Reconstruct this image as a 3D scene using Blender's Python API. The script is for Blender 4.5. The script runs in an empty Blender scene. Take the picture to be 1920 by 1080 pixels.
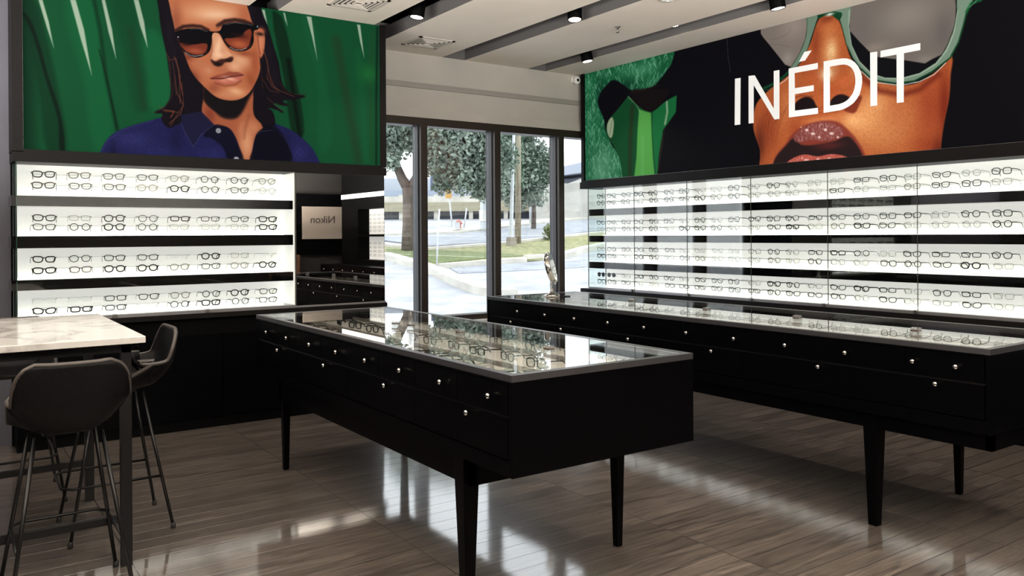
import bpy, bmesh, math, random
import numpy as np
from mathutils import Vector, Matrix
random.seed(7); rng=np.random.default_rng(5)
sc=bpy.context.scene; col=sc.collection
R=math.radians; PI=math.pi
# ---------------------------------------------------------------- camera, world, light, exposure
F_PX=1541.6; YAW=math.atan2(1076,F_PX); ROLL=0.00625
cd=bpy.data.cameras.new('camera'); cam=bpy.data.objects.new('camera',cd); col.objects.link(cam); sc.camera=cam
cd.sensor_width=36; cd.lens=36*F_PX/1920; cd.clip_start=.05; cd.clip_end=300
_s=(540-439.8)/1920; cd.shift_y=-_s; cd.shift_x=0
_f=Vector((math.sin(YAW),math.cos(YAW),0)); _r=Vector((math.cos(YAW),-math.sin(YAW),0)); _z=Vector((0,0,1))
_x=_r*math.cos(ROLL)-_z*math.sin(ROLL); _y=_z*math.cos(ROLL)+_r*math.sin(ROLL)
cam.matrix_world=Matrix(((_x.x,_y.x,-_f.x,0),(_x.y,_y.y,-_f.y,0),(_x.z,_y.z,-_f.z,1.5),(0,0,0,1)))
w=bpy.data.worlds.new('overcast'); sc.world=w; w.use_nodes=True
bg=w.node_tree.nodes['Background']; bg.inputs[0].default_value=(.93,.96,1,1); bg.inputs[1].default_value=3.1
sc.view_settings.view_transform='Standard'; sc.view_settings.look='None'; sc.view_settings.exposure=0; sc.view_settings.gamma=1
sc.cycles.use_denoising=True; sc.cycles.max_bounces=10; sc.cycles.transparent_max_bounces=24; sc.cycles.glossy_bounces=6; sc.cycles.diffuse_bounces=5
sc.cycles.sample_clamp_indirect=4; sc.cycles.caustics_reflective=False; sc.cycles.caustics_refractive=False
def uplight(x,y,z,sx,sy,p):
    # added area lights with no real fixture, out of view, brightening the ceiling
    ld=bpy.data.lights.new('uplight','AREA'); ld.shape='RECTANGLE'; ld.size=sx; ld.size_y=sy; ld.energy=p; ld.color=(1,.95,.88)
    o=bpy.data.objects.new('uplight',ld); col.objects.link(o); o.location=(x,y,z); o.rotation_euler=(math.pi,0,0)
uplight(-1.65,3.0,1.62,2.4,6.5,1000); uplight(2.3,-.75,1.62,4.4,1.4,1800)
# ---------------------------------------------------------------- helpers
def srgb(c):
    return tuple(((v/255)/12.92 if v/255<=.04045 else ((v/255+.055)/1.055)**2.4) for v in c)
MATS={}
def mat(name,c=(128,128,128),rough=.5,metal=0,coat=0,emit=0,ec=None,spec=.5,alpha=1,trans=0):
    if name in MATS: return MATS[name]
    m=bpy.data.materials.new(name); m.use_nodes=True; b=m.node_tree.nodes['Principled BSDF']
    b.inputs['Base Color'].default_value=(*srgb(c),1); b.inputs['Roughness'].default_value=rough; b.inputs['Metallic'].default_value=metal
    b.inputs['Coat Weight'].default_value=coat; b.inputs['Specular IOR Level'].default_value=spec
    if emit: b.inputs['Emission Color'].default_value=(*srgb(ec or c),1); b.inputs['Emission Strength'].default_value=emit
    MATS[name]=m; return m
def nodes(m): return m.node_tree.nodes,m.node_tree.links
def clear(name,tint=(250,252,251),rough=0,ior=1.5,dens=0.0,body=(200,200,200)):
    """thin clear sheet: Fresnel reflection over a see-through body"""
    m=bpy.data.materials.new(name); m.use_nodes=True; n,l=nodes(m); n.remove(n['Principled BSDF']); out=n['Material Output']
    tr=n.new('ShaderNodeBsdfTransparent'); tr.inputs[0].default_value=(*srgb(tint),1)
    gl=n.new('ShaderNodeBsdfGlossy'); gl.inputs['Roughness'].default_value=rough
    fr=n.new('ShaderNodeFresnel'); ge=n.new('ShaderNodeNewGeometry'); mr=n.new('ShaderNodeMapRange'); mr.inputs['To Min'].default_value=ior; mr.inputs['To Max'].default_value=1/ior; l.new(ge.outputs['Backfacing'],mr.inputs[0]); l.new(mr.outputs[0],fr.inputs[0])
    mx=n.new('ShaderNodeMixShader'); l.new(fr.outputs[0],mx.inputs[0])
    if dens>0:
        df=n.new('ShaderNodeBsdfDiffuse'); df.inputs[0].default_value=(*srgb(body),1); m2=n.new('ShaderNodeMixShader'); m2.inputs[0].default_value=dens
        l.new(tr.outputs[0],m2.inputs[1]); l.new(df.outputs[0],m2.inputs[2]); l.new(m2.outputs[0],mx.inputs[1])
    else: l.new(tr.outputs[0],mx.inputs[1])
    l.new(gl.outputs[0],mx.inputs[2]); l.new(mx.outputs[0],out.inputs[0]); MATS[name]=m; return m
def noise_mat(name,c1,c2,scale,rough=.6,stretch=(1,1,1),bump=0,detail=6,coords='Object',contrast=(.35,.65)):
    m=mat(name,c1,rough); n,l=nodes(m); b=n['Principled BSDF']
    tc=n.new('ShaderNodeTexCoord'); mp=n.new('ShaderNodeMapping'); mp.inputs['Scale'].default_value=stretch
    nz=n.new('ShaderNodeTexNoise'); nz.inputs['Scale'].default_value=scale; nz.inputs['Detail'].default_value=detail
    cr=n.new('ShaderNodeValToRGB'); e=cr.color_ramp.elements; e[0].position,e[1].position=contrast
    e[0].color=(*srgb(c1),1); e[1].color=(*srgb(c2),1)
    l.new(tc.outputs[coords],mp.inputs[0]); l.new(mp.outputs[0],nz.inputs[0]); l.new(nz.outputs[0],cr.inputs[0]); l.new(cr.outputs[0],b.inputs['Base Color'])
    if bump:
        bp=n.new('ShaderNodeBump'); bp.inputs['Strength'].default_value=bump; bp.inputs['Distance'].default_value=.01
        l.new(nz.outputs[0],bp.inputs['Height']); l.new(bp.outputs[0],b.inputs['Normal'])
    return m
class MB:
    def __init__(s): s.v=[]; s.f=[]
    def box(s,x0,x1,y0,y1,z0,z1):
        k=len(s.v); s.v+=[(x0,y0,z0),(x1,y0,z0),(x1,y1,z0),(x0,y1,z0),(x0,y0,z1),(x1,y0,z1),(x1,y1,z1),(x0,y1,z1)]
        s.f+=[tuple(k+i for i in q) for q in ((3,2,1,0),(4,5,6,7),(0,1,5,4),(1,2,6,5),(2,3,7,6),(3,0,4,7))]; return s
    def taper(s,c0,w0,c1,w1,z0,z1):
        k=len(s.v)
        for c,h,z in ((c0,w0/2,z0),(c1,w1/2,z1)): s.v+=[(c[0]-h,c[1]-h,z),(c[0]+h,c[1]-h,z),(c[0]+h,c[1]+h,z),(c[0]-h,c[1]+h,z)]
        s.f+=[tuple(k+i for i in q) for q in ((3,2,1,0),(4,5,6,7),(0,1,5,4),(1,2,6,5),(2,3,7,6),(3,0,4,7))]; return s
    def tube(s,pts,r,n=8,closed=False,flat=1.0,up=(0,0,1)):
        pts=[Vector(p) for p in pts]; k=len(s.v); N=len(pts); rr=r if isinstance(r,(list,tuple)) else [r]*N
        for i,p in enumerate(pts):
            a=pts[(i-1)%N] if closed or i>0 else p; b=pts[(i+1)%N] if closed or i<N-1 else p
            t=(b-a).normalized(); u=Vector(up); 
            if abs(t.dot(u))>.98: u=Vector((1,0,0)) if abs(t.x)<.9 else Vector((0,1,0))
            x=t.cross(u).normalized(); y=x.cross(t)
            for j in range(n):
                an=2*PI*j/n; s.v.append(tuple(p+x*math.cos(an)*rr[i]*flat+y*math.sin(an)*rr[i]))
        M=N if closed else N-1
        for i in range(M):
            i2=(i+1)%N
            for j in range(n): j2=(j+1)%n; s.f.append((k+i*n+j,k+i*n+j2,k+i2*n+j2,k+i2*n+j))
        if not closed: s.f.append(tuple(k+j for j in range(n))[::-1]); s.f.append(tuple(k+(N-1)*n+j for j in range(n)))
        return s
    def lathe(s,prof,n=24,c=(0,0,0),axis='z'):
        k=len(s.v)
        for (r,h) in prof:
            for j in range(n):
                a=2*PI*j/n; x,y=r*math.cos(a),r*math.sin(a)
                p={'z':(x,y,h),'x':(h,x,y),'y':(x,h,y)}[axis]; s.v.append((p[0]+c[0],p[1]+c[1],p[2]+c[2]))
        for i in range(len(prof)-1):
            for j in range(n): j2=(j+1)%n; s.f.append((k+i*n+j,k+i*n+j2,k+(i+1)*n+j2,k+(i+1)*n+j))
        s.f.append(tuple(k+j for j in range(n))[::-1]); s.f.append(tuple(k+(len(prof)-1)*n+j for j in range(n))); return s
    def poly(s,pts,d):
        """pts: list of 3d points in a plane, d: extrude vector"""
        k=len(s.v); n=len(pts); s.v+=[tuple(p) for p in pts]+[tuple(Vector(p)+Vector(d)) for p in pts]
        s.f.append(tuple(range(k,k+n))[::-1]); s.f.append(tuple(range(k+n,k+2*n)))
        for i in range(n): j=(i+1)%n; s.f.append((k+i,k+j,k+n+j,k+n+i))
        return s
    def xform(s,M,k0=0):
        s.v=s.v[:k0]+[tuple(M@Vector(p)) for p in s.v[k0:]]; return s
    def build(s,name,m,parent=None,smooth=False,bevel=0):
        me=bpy.data.meshes.new(name); me.from_pydata(s.v,[],s.f); me.update()
        bm=bmesh.new(); bm.from_mesh(me); bmesh.ops.recalc_face_normals(bm,faces=bm.faces)
        if bevel: bmesh.ops.bevel(bm,geom=[e for e in bm.edges if e.calc_face_angle(0)>.6],offset=bevel,segments=2,profile=.6,affect='EDGES')
        bm.to_mesh(me); bm.free()
        if smooth: me.polygons.foreach_set('use_smooth',[True]*len(me.polygons))
        if m: me.materials.append(m)
        o=bpy.data.objects.new(name,me); col.objects.link(o)
        if parent is not None: o.parent=parent
        return o
def box(name,b,m,parent=None,bevel=0):
    """a box part with its origin at its centre"""
    x0,x1,y0,y1,z0,z1=b; c=((x0+x1)/2,(y0+y1)/2,(z0+z1)/2)
    o=MB().box(x0-c[0],x1-c[0],y0-c[1],y1-c[1],z0-c[2],z1-c[2]).build(name,m,parent,bevel=bevel); o.location=c; return o
def empty(name,loc=(0,0,0),rz=0):
    o=bpy.data.objects.new(name,None); col.objects.link(o); o.location=loc; o.rotation_euler=(0,0,rz); o.empty_display_size=.05; return o
def tag(o,label,cat,group=None,kind=None):
    o['label']=label; o['category']=cat
    if group: o['group']=group
    if kind: o['kind']=kind
    return o
def struct(o): o['kind']='structure'; return o
def kids(o): return [c for c in bpy.data.objects if c.parent==o]
def copy_tree(o,parent=None,tree=None):
    c=o.copy(); col.objects.link(c)
    if parent is not None: c.parent=parent
    for ch in tree[o.name]: copy_tree(ch,c,tree)
    return c
def tree_of(o,t=None):
    t={} if t is None else t; t[o.name]=kids(o)
    for c in t[o.name]: tree_of(c,t)
    return t
ORD=['first','second','third','fourth','fifth','sixth','seventh','eighth','ninth','tenth','eleventh','twelfth','thirteenth','fourteenth','fifteenth','sixteenth','seventeenth','eighteenth','nineteenth','twentieth','twenty-first','twenty-second','twenty-third','twenty-fourth']
# ---------------------------------------------------------------- materials
BLK=mat('black lacquer',(2,2,3),.32,spec=.07)
BLKR=mat('black lacquer rim',(14,14,16),.14,spec=.6,coat=.8)
RIM=mat('satin metal rim',(104,104,108),.32,metal=.9)
BLKM=mat('matte black',(4,4,5),.6,spec=.05)
FRB=noise_mat('dark fascia',(8,7,8),(13,10,10),6,.5,(1,1,14)); FRB.node_tree.nodes['Principled BSDF'].inputs['Specular IOR Level'].default_value=.12
GLOSSBLK=mat('black back-painted glass',(5,5,7),.04,spec=.5)
BRONZE=mat('bronze window frame',(46,38,33),.4,metal=.3)
WALLM=noise_mat('cream wall paint',(178,174,167),(184,180,173),3,.75)
CEILM=noise_mat('ceiling panel paint',(214,206,196),(219,211,201),2,.8)
GREYW=noise_mat('grey wall paint',(74,74,84),(80,80,90),2,.7)
DECK=mat('black ceiling deck',(6,6,7),.9,spec=.1)
DARKW=noise_mat('dark wall paint',(34,32,31),(38,36,34),2,.8)
CHROME=mat('polished chrome',(190,187,182),.1,metal=1)
STEEL=mat('brushed steel',(150,148,146),.3,metal=1)
MIRROR=mat('mirror silver',(214,214,214),.0,metal=1)
PANEL=mat('lit white panel',(235,236,230),.5,emit=.68,ec=(255,254,248))
STRIP=mat('light strip',(255,255,250),.5,emit=7,ec=(255,254,248))
WHITEP=mat('white satin panel',(225,225,222),.4)
GLASS=clear('window glass',(248,250,250)); GDOOR=clear('display glass',(254,255,254)); GTOP=clear('table top glass',(252,253,252),0,1.5)
GEDGE=mat('green glass edge',(30,60,48),.1); ACRY=clear('clear acrylic',(225,228,228),.02,1.45,.12,(230,230,230))
TRAY=noise_mat('grey tray liner',(206,202,194),(216,212,204),8,.7,(1,1,1))
LEATHER=noise_mat('black leather',(5,5,6),(8,7,9),60,.5,bump=.25); LEATHER.node_tree.nodes['Principled BSDF'].inputs['Specular IOR Level'].default_value=.1
PIPING=mat('leather piping',(46,40,36),.5)
LEGM=mat('black powder coat',(5,5,6),.4,spec=.3)
RUBBER=mat('black rubber',(8,8,8),.7)
ALU=mat('aluminium channel',(150,148,152),.35,metal=.8)
# floor: grey-brown vinyl planks running across the room
FLOOR=mat('vinyl plank floor',(90,82,75),.2); n,l=nodes(FLOOR); b=n['Principled BSDF']
tc=n.new('ShaderNodeTexCoord'); br=n.new('ShaderNodeTexBrick'); br.offset=.37; br.offset_frequency=1
br.inputs['Scale'].default_value=1; br.inputs['Brick Width'].default_value=1.15; br.inputs['Row Height'].default_value=.125; br.inputs['Mortar Size'].default_value=.003
br.inputs['Mortar Smooth'].default_value=.4; br.inputs['Color1'].default_value=(0,0,0,1); br.inputs['Color2'].default_value=(1,1,1,1); br.inputs['Mortar'].default_value=(.5,.5,.5,1); br.inputs['Bias'].default_value=0
l.new(tc.outputs['Object'],br.inputs['Vector'])
mp=n.new('ShaderNodeMapping'); mp.inputs['Scale'].default_value=(1.8,24,1); l.new(tc.outputs['Object'],mp.inputs[0])
ofs=n.new('ShaderNodeVectorMath'); ofs.operation='MULTIPLY_ADD'; ofs.inputs[1].default_value=(7,5,3); l.new(br.outputs['Color'],ofs.inputs[0]); l.new(mp.outputs[0],ofs.inputs[2])
nz=n.new('ShaderNodeTexNoise'); nz.inputs['Scale'].default_value=1.7; nz.inputs['Detail'].default_value=9; nz.inputs['Roughness'].default_value=.68; nz.inputs['Distortion'].default_value=.8; l.new(ofs.outputs[0],nz.inputs[0])
cr=n.new('ShaderNodeValToRGB'); e=cr.color_ramp.elements; e[0].position=.3; e[0].color=(*srgb((40,36,34)),1); e[1].position=.7; e[1].color=(*srgb((116,106,98)),1); l.new(nz.outputs[0],cr.inputs[0])
hm=n.new('ShaderNodeMixRGB'); hm.blend_type='MULTIPLY'; hm.inputs[0].default_value=.35; l.new(cr.outputs[0],hm.inputs[1]); l.new(br.outputs['Color'],hm.inputs[2])
mg=n.new('ShaderNodeMixRGB'); mg.inputs[2].default_value=(*srgb((40,36,34)),1); l.new(br.outputs['Fac'],mg.inputs[0]); l.new(hm.outputs[0],mg.inputs[1]); l.new(mg.outputs[0],b.inputs['Base Color'])
bp=n.new('ShaderNodeBump'); bp.inputs['Strength'].default_value=.8; bp.inputs['Distance'].default_value=.003; bp.invert=True
ad=n.new('ShaderNodeMath'); ad.operation='MULTIPLY_ADD'; ad.inputs[1].default_value=-.05; l.new(nz.outputs[0],ad.inputs[0]); l.new(br.outputs['Fac'],ad.inputs[2]); l.new(ad.outputs[0],bp.inputs['Height'])
l.new(bp.outputs[0],b.inputs['Normal']); b.inputs['Roughness'].default_value=.3; b.inputs['Specular IOR Level'].default_value=.3; b.inputs['Coat Weight'].default_value=1; b.inputs['Coat Roughness'].default_value=.045; b.inputs['Coat IOR'].default_value=2.0; l.new(bp.outputs[0],b.inputs['Coat Normal'])
# marble
MARBLE=mat('white marble',(222,220,216),.12); n,l=nodes(MARBLE); b=n['Principled BSDF']; tc=n.new('ShaderNodeTexCoord')
nz=n.new('ShaderNodeTexNoise'); nz.inputs['Scale'].default_value=2.6; nz.inputs['Detail'].default_value=10; nz.inputs['Distortion'].default_value=2.4; l.new(tc.outputs['Object'],nz.inputs[0])
cr=n.new('ShaderNodeValToRGB'); cr.color_ramp.elements[0].position=.36; cr.color_ramp.elements[0].color=(*srgb((158,155,153)),1); cr.color_ramp.elements[1].position=.5; cr.color_ramp.elements[1].color=(*srgb((200,198,196)),1); l.new(nz.outputs[0],cr.inputs[0]); l.new(cr.outputs[0],b.inputs['Base Color'])
# ---------------------------------------------------------------- room shell
XL,XR,YB,YW,H=-3.0,6.95,-1.6,7.45,3.355
fl=MB().box(XL-.2,XR+.2,YB-.2,YW+.12,-.1,0).build('floor',FLOOR); struct(fl)
struct(box('ceiling',(XL-.2,XR+.2,YB-.2,YW+.2,3.62,3.74),DECK))
slots=[(-1.32,-1.06),(-.2,.06),(.93,1.19),(2.06,2.30),(3.158,3.48),(4.32,4.60),(5.42,5.68)]
edges=[XL]+[v for s in slots for v in s]+[XR]
for i in range(0,len(edges),2): struct(box('ceiling',(edges[i],edges[i+1],YB,YW,H,H+.12),CEILM))
SLOTSHADE=mat('grey slot lining',(104,102,102),.8,spec=.1)  # grey strips on slot sides and ends; shade put into their colour
shade_mb=MB()
for a,b_ in slots: shade_mb.box(a-.004,a+.001,YB,YW,H+.002,H+.122).box(b_-.001,b_+.004,YB,YW,H+.002,H+.122).box(a,b_,YW-.006,YW,H+.002,3.62)
struct(shade_mb.build('trim_3',SLOTSHADE))
struct(box('wall_left',(XL-.2,XL,YB-.2,YW,0,3.62),DARKW))
struct(box('wall_back',(XL-.2,XR+.2,YB-.2,YB,0,3.62),DARKW))
struct(box('wall_right',(XR,XR+.2,YB,YW+.2,0,3.62),DARKW))
struct(box('wall_front_left',(XL,.6,6.95,7.1,0,3.62),GREYW))
struct(box('wall_partition',(.43,3.24,6.905,7.05,0,3.62),BLKM))
struct(box('wall_partition_end',(3.2,3.257,6.905,7.45,0,3.62),BLKM))
struct(box('wall_window',(3.1,XR,YW,YW+.16,2.70,3.62),WALLM))
struct(box('wall_window_sill',(3.1,XR,YW,YW+.16,0,.6),GREYW))
tr=MB().box(3.25,6.2,YW-.025,YW,3.004,3.045).box(3.25,6.2,YW-.012,YW,3.045,3.06).build('trim_1',mat('aluminium rail',(150,146,140),.45)); struct(tr)
tr=MB().box(3.25,6.2,YW-.03,YW,2.70,2.79).build('trim_2',WALLM); struct(tr)
# window
wn=struct(empty('window_1',(4.85,YW,.6)))
def wpart(name,b,m): return box(name,(b[0]-4.85,b[1]-4.85,b[2]-YW,b[3]-YW,b[4]-.6,b[5]-.6),m,wn)
wpart('header_frame',(3.25,XR,YW-.04,YW+.12,2.62,2.70),BRONZE); wpart('bottom_frame',(3.25,XR,YW-.04,YW+.12,.60,.655),BRONZE)
wpart('sill_board',(3.25,XR,YW-.14,YW-.04,.575,.60),WHITEP)
for x in (4.034,4.938,5.819): 
    wpart('mullion',(x,x+.075,YW-.06,YW+.12,.655,2.62),BRONZE); wpart('mullion_trim',(x-.012,x,YW-.01,YW+.1,.655,2.62),mat('mullion trim',(52,52,56),.5))  # strip is the mullion's lit side face; daylight put into its grey
xs=[3.25,4.016,4.109,4.92,5.013,5.801,5.894,XR]
for i in range(0,8,2): wpart('glass_pane',(xs[i],xs[i+1],YW+.05,YW+.056,.655,2.62),GLASS)
# ---------------------------------------------------------------- wall prints (flat printed panels, painted as colour per point)
ART1=[
('s',[486,3152,501,2597,493,2095],(6,30,20),60.2,0.6,[146.2,146.2],'',''),
('p',[463,3148,559,3163,631,2921,703,2547,751,2109,639,2103,592,2466,521,2878],(9,44,27),22,0.75,1,'',''),
('p',[498,3070,551,2910,635,2583,702,2334,713,2107,745,2109,715,2391,642,2640,582,2886],(8,22,16),9,0.85,1,'',''),
('p',[757,3195,924,3221,1001,2794,1065,2361,1024,2153,931,2147,869,2635],(16,88,50),43,0.7,1,'',''),
('s',[937,3223,976,3010,1013,2679,1085,2289],(6,36,22),17.2,0.8,[21.5,21.5],'',''),
('s',[968,2864,1013,2679,1085,2303],(6,16,12),6.4,0.8,[6.4,6.4],'',''),
('p',[1056,3242,1192,3263,1245,2898,1299,2498,1215,2432,1135,2869],(12,60,36),34,0.6,1,'',''),
('s',[1177,3038,1230,2702,1270,2466],(26,52,32),25.8,0.6,[34.4,34.4],'',''),
('p',[1302,3055,1457,2878,1455,2542,1340,2442,1300,2679],(18,90,52),34,0.8,1,'',''),
('p',[2248,3332,2331,3295,2430,2878,2513,2368,2427,2296,2345,2786],(8,34,20),13,0.85,1,'',''),
('s',[2380,2955,2445,2530,2478,2316],(6,12,10),17.2,0.8,[30.1,30.1],'',''),
('s',[2450,3263,2534,2923,2583,2407],(16,76,44),43.0,0.7,[68.8,68.8],'',''),
('p',[2485,3334,2589,3333,2693,2907,2760,2317,2652,2209,2621,2814],(18,84,50),34,0.6,1,'',''),
('s',[2802,3175,2891,2704,2999,2157],(30,56,32),34.4,0.7,[77.4,77.4],'',''),
('s',[3139,3290,3116,2689,3131,2163],(34,66,34),30.1,0.5,[34.4,34.4],'',''),
('e',[3098,2916,3201,2927,3098,2832],(30,110,50),0,0.6,0,'',''),
('s',[3005,3097,3040,2683,3074,2161],(18,84,46),34.4,0.6,[51.6,51.6],'',''),
('s',[3188,3332,3174,2695,3170,2112],(8,28,20),12.9,0.9,[17.2,17.2],'',''),
('p',[586,3167,610,3171,648,3022,678,2842,641,2964],(165,180,160),5,0.9,0,'',''),
('p',[783,3199,818,3204,871,2996,919,2672,851,2921],(165,180,160),5,0.9,0,'',''),
('p',[987,3231,1009,3234,1055,3021,1081,2811,1031,3003],(165,180,160),5,0.9,0,'',''),
('p',[1203,3265,1236,3270,1274,3111,1298,2919,1246,3077],(165,180,160),5,0.9,0,'',''),
('p',[2163,3339,2186,3339,2208,3220,2182,3273],(165,180,160),5,0.9,0,'',''),
('p',[2340,3343,2355,3338,2376,3236,2355,3282],(165,180,160),5,0.9,0,'',''),
('p',[2540,3339,2582,3339,2631,2984,2585,3181],(165,180,160),5,0.9,0,'',''),
('p',[2995,3336,3025,3334,3061,3052,3024,3187],(165,180,160),5,0.9,0,'',''),
('p',[944,2003,969,2113,1019,2217,1108,2293,1326,2380,1498,2438,1776,2498,2112,2486,2273,2420,2408,2373,2563,2258,2638,2140,2670,2051],(31,31,78),5,1,1,'','shirt'),
('e',[1195,2224,1344,2233,1195,2160],(52,54,112),0,0.55,0,'shirt',''),
('e',[1381,2142,1574,2152,1381,2085],(40,42,96),0,0.6,0,'shirt',''),
('e',[1774,2142,1898,2148,1774,2083],(44,46,104),0,0.6,0,'shirt',''),
('e',[1497,2242,1551,2245,1496,2128],(20,20,52),0,0.6,0,'shirt',''),
('e',[1057,2105,1086,2107,1057,2003],(16,16,44),0,0.7,0,'shirt',''),
('e',[2466,2199,2540,2203,2465,2110],(48,48,108),0,0.6,0,'shirt',''),
('e',[2330,2236,2393,2239,2330,2130],(14,14,36),0,0.7,0,'shirt',''),
('e',[2197,2250,2295,2255,2197,2137],(8,8,20),0,0.85,0,'shirt',''),
('e',[1939,2150,2007,2153,1939,2065],(16,16,42),0,0.8,0,'shirt',''),
('e',[2605,2206,2643,2208,2605,2116],(28,28,72),0,0.5,0,'shirt',''),
('e',[1615,2361,1776,2372,1615,2311],(22,22,54),0,0.7,0,'shirt',''),
('n',[],(8,8,12),0,0.22,[0.006,1],'shirt',''),
('s',[979,2121,1026,2213,1116,2290,1333,2377],(66,70,120),3.4,0.6,[3.0,3.0],'shirt',''),
('p',[1389,3416,1380,3192,1391,3093,1413,2974,1431,2883,1446,2763,1460,2634,1445,2531,1398,2471,1345,2438,1398,2430,1390,2397,1413,2350,1451,2329,1505,2357,1584,2395,1703,2379,1941,2362,2154,2364,2251,2384,2269,2437,2243,2523,2212,2542,2287,2531,2336,2517,2296,2549,2257,2585,2323,2573,2377,2582,2333,2609,2414,2625,2496,2650,2524,2671,2451,2673,2387,2689,2333,2750,2299,2926,2260,3052,2212,3207,2160,3330,2118,3539],(17,13,20),6,1,1,'','hair'),
('e',[2074,3317,2108,3322,2073,3188],(30,24,34),0,0.5,0,'hair',''),
('e',[2224,2991,2259,2996,2223,2861],(30,24,34),0,0.5,0,'hair',''),
('e',[2267,2778,2302,2782,2266,2647],(30,24,34),0,0.5,0,'hair',''),
('e',[1448,3060,1478,3064,1447,2938],(30,24,34),0,0.5,0,'hair',''),
('e',[1481,2861,1512,2864,1480,2738],(30,24,34),0,0.5,0,'hair',''),
('p',[1703,2590,1693,2447,1776,2374,1870,2368,1919,2333,1965,2239,2007,2089,2063,2092,2081,2211,2112,2321,2164,2382,2093,2478,2089,2655,2075,2742,1722,2707],(158,86,58),6,1,1,'','neck'),
('e',[2033,2247,2101,2251,2031,2076],(215,152,112),0,0.9,0,'neck',''),
('e',[2092,2379,2153,2383,2092,2319],(196,128,92),0,0.7,0,'neck',''),
('e',[1748,2451,1797,2455,1748,2367],(118,52,38),0,0.8,0,'neck',''),
('s',[2054,2475,2024,2365,2013,2285],(126,66,48),21.5,0.6,[12.9,12.9],'neck',''),
('s',[1995,2402,1975,2332],(200,132,96),21.5,0.4,[17.2,17.2],'neck',''),
('p',[1685,2703,1721,2554,1776,2501,1823,2447,1889,2428,1956,2443,2005,2500,2044,2582,2094,2685,2124,2767],(20,15,19),17,0.95,1,'neck',''),
('p',[1853,2758,1703,2619,1712,2543,1814,2466,1899,2448,1976,2488,2035,2601,2104,2725],(18,14,18),9,0.9,1,'neck',''),
('p',[1776,2374,1870,2368,1919,2333,1965,2239,2007,2070,1906,2065,1850,2198,1756,2270,1701,2285],(12,12,28),9,0.9,1,'shirt',''),
('p',[1529,2434,1684,2474,1780,2379,1683,2294,1623,2193,1564,2295],(25,25,52),4,0.95,0,'',''),
('s',[1780,2377,1683,2294,1623,2195,1560,2304,1529,2387],(74,78,112),3.4,0.75,[2.6,2.6],'',''),
('p',[2112,2321,2164,2374,2263,2401,2364,2267,2394,2107,2069,2092,2086,2211],(9,9,20),9,0.9,1,'shirt',''),
('s',[2114,2321,2152,2349,2242,2365],(92,94,120),3.0,0.7,[2.1,2.1],'',''),
('s',[2242,2400,2323,2325,2395,2238],(50,52,84),3.4,0.6,[2.6,2.6],'',''),
('e',[1813,2332,1833,2333,1813,2312],(176,178,184),0,1,0,'',''),
('e',[1813,2332,1823,2332,1813,2322],(110,112,120),0,1,0,'',''),
('e',[1951,2114,1972,2115,1951,2094],(186,188,192),0,1,0,'',''),
('e',[1951,2112,1960,2112,1951,2104],(110,112,120),0,1,0,'',''),
('p',[1457,3427,1464,3225,1479,3154,1494,3078,1525,2988,1559,2911,1598,2804,1633,2746,1669,2704,1729,2648,1785,2603,1838,2583,1909,2578,1967,2590,2018,2616,2061,2658,2096,2717,2131,2794,2147,2861,2145,2930,2167,2967,2180,3016,2185,3130,2159,3178,2125,3186,2086,3220,2057,3306,2044,3347,2011,3521],(178,104,70),5,1,1,'','face'),
('e',[1761,3261,2018,3300,1760,3169],(210,152,112),0,0.95,10,'face',''),
('e',[1801,3242,1942,3263,1801,3200],(226,180,146),0,0.9,8,'face',''),
('e',[1502,3149,1549,3156,1501,2985],(140,76,54),0,0.8,0,'face',''),
('e',[2022,3266,2082,3275,2022,3138],(168,92,62),0,0.7,0,'face',''),
('e',[1539,2867,1586,2873,1539,2761],(110,50,36),0,0.9,30,'face',''),
('e',[1625,2733,1673,2738,1625,2667],(104,50,38),0,0.8,40,'face',''),
('e',[1666,2849,1722,2856,1665,2808],(176,110,80),0,0.8,0,'face',''),
('e',[1738,2795,1786,2800,1737,2753],(192,128,98),0,0.8,0,'face',''),
('e',[1986,2911,2080,2922,1986,2852],(214,160,122),0,0.9,-15,'face',''),
('e',[1944,2851,2011,2859,1943,2800],(220,170,134),0,0.8,0,'face',''),
('e',[2106,2891,2149,2896,2105,2744],(150,76,48),0,0.85,0,'face',''),
('e',[2070,2758,2113,2762,2070,2681],(140,70,44),0,0.8,20,'face',''),
('e',[1951,2652,2027,2659,1951,2614],(220,166,124),0,0.95,-5,'face',''),
('e',[1880,2620,1972,2629,1880,2586],(196,134,100),0,0.7,0,'face',''),
('e',[1777,2665,1835,2671,1777,2623],(140,74,54),0,0.8,30,'face',''),
('e',[2021,2967,2106,2977,2020,2937],(140,70,46),0,0.9,0,'face',''),
('e',[1586,2881,1634,2887,1586,2856],(116,54,40),0,0.8,0,'face',''),
('p',[1760,3088,1807,3098,1834,3063,1903,2959,1927,2920,1902,2896,1833,2902,1779,2875,1758,2907,1769,3006],(206,148,112),11,0.95,1,'face',''),
('e',[1813,2984,1842,2987,1813,2883],(232,186,152),0,0.9,-12,'face',''),
('e',[1889,2937,1918,2940,1889,2911],(214,156,118),0,0.8,0,'face',''),
('e',[1820,2928,1861,2933,1820,2903],(236,190,156),0,0.8,0,'face',''),
('s',[1766,3047,1769,2964,1758,2907],(130,70,52),10.8,0.7,[8.6,8.6],'face',''),
('p',[1758,2886,1792,2876,1833,2896,1875,2907,1927,2927,1923,2891,1868,2874,1840,2847,1806,2836,1775,2853],(52,26,24),9,0.95,1,'face',''),
('e',[1809,2854,1842,2857,1809,2839],(14,10,14),0,0.95,0,'face',''),
('e',[1895,2894,1920,2897,1895,2881],(36,18,18),0,0.9,0,'face',''),
('s',[1867,2850,1874,2808],(168,104,76),8.6,0.7,[10.8,10.8],'face',''),
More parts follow.
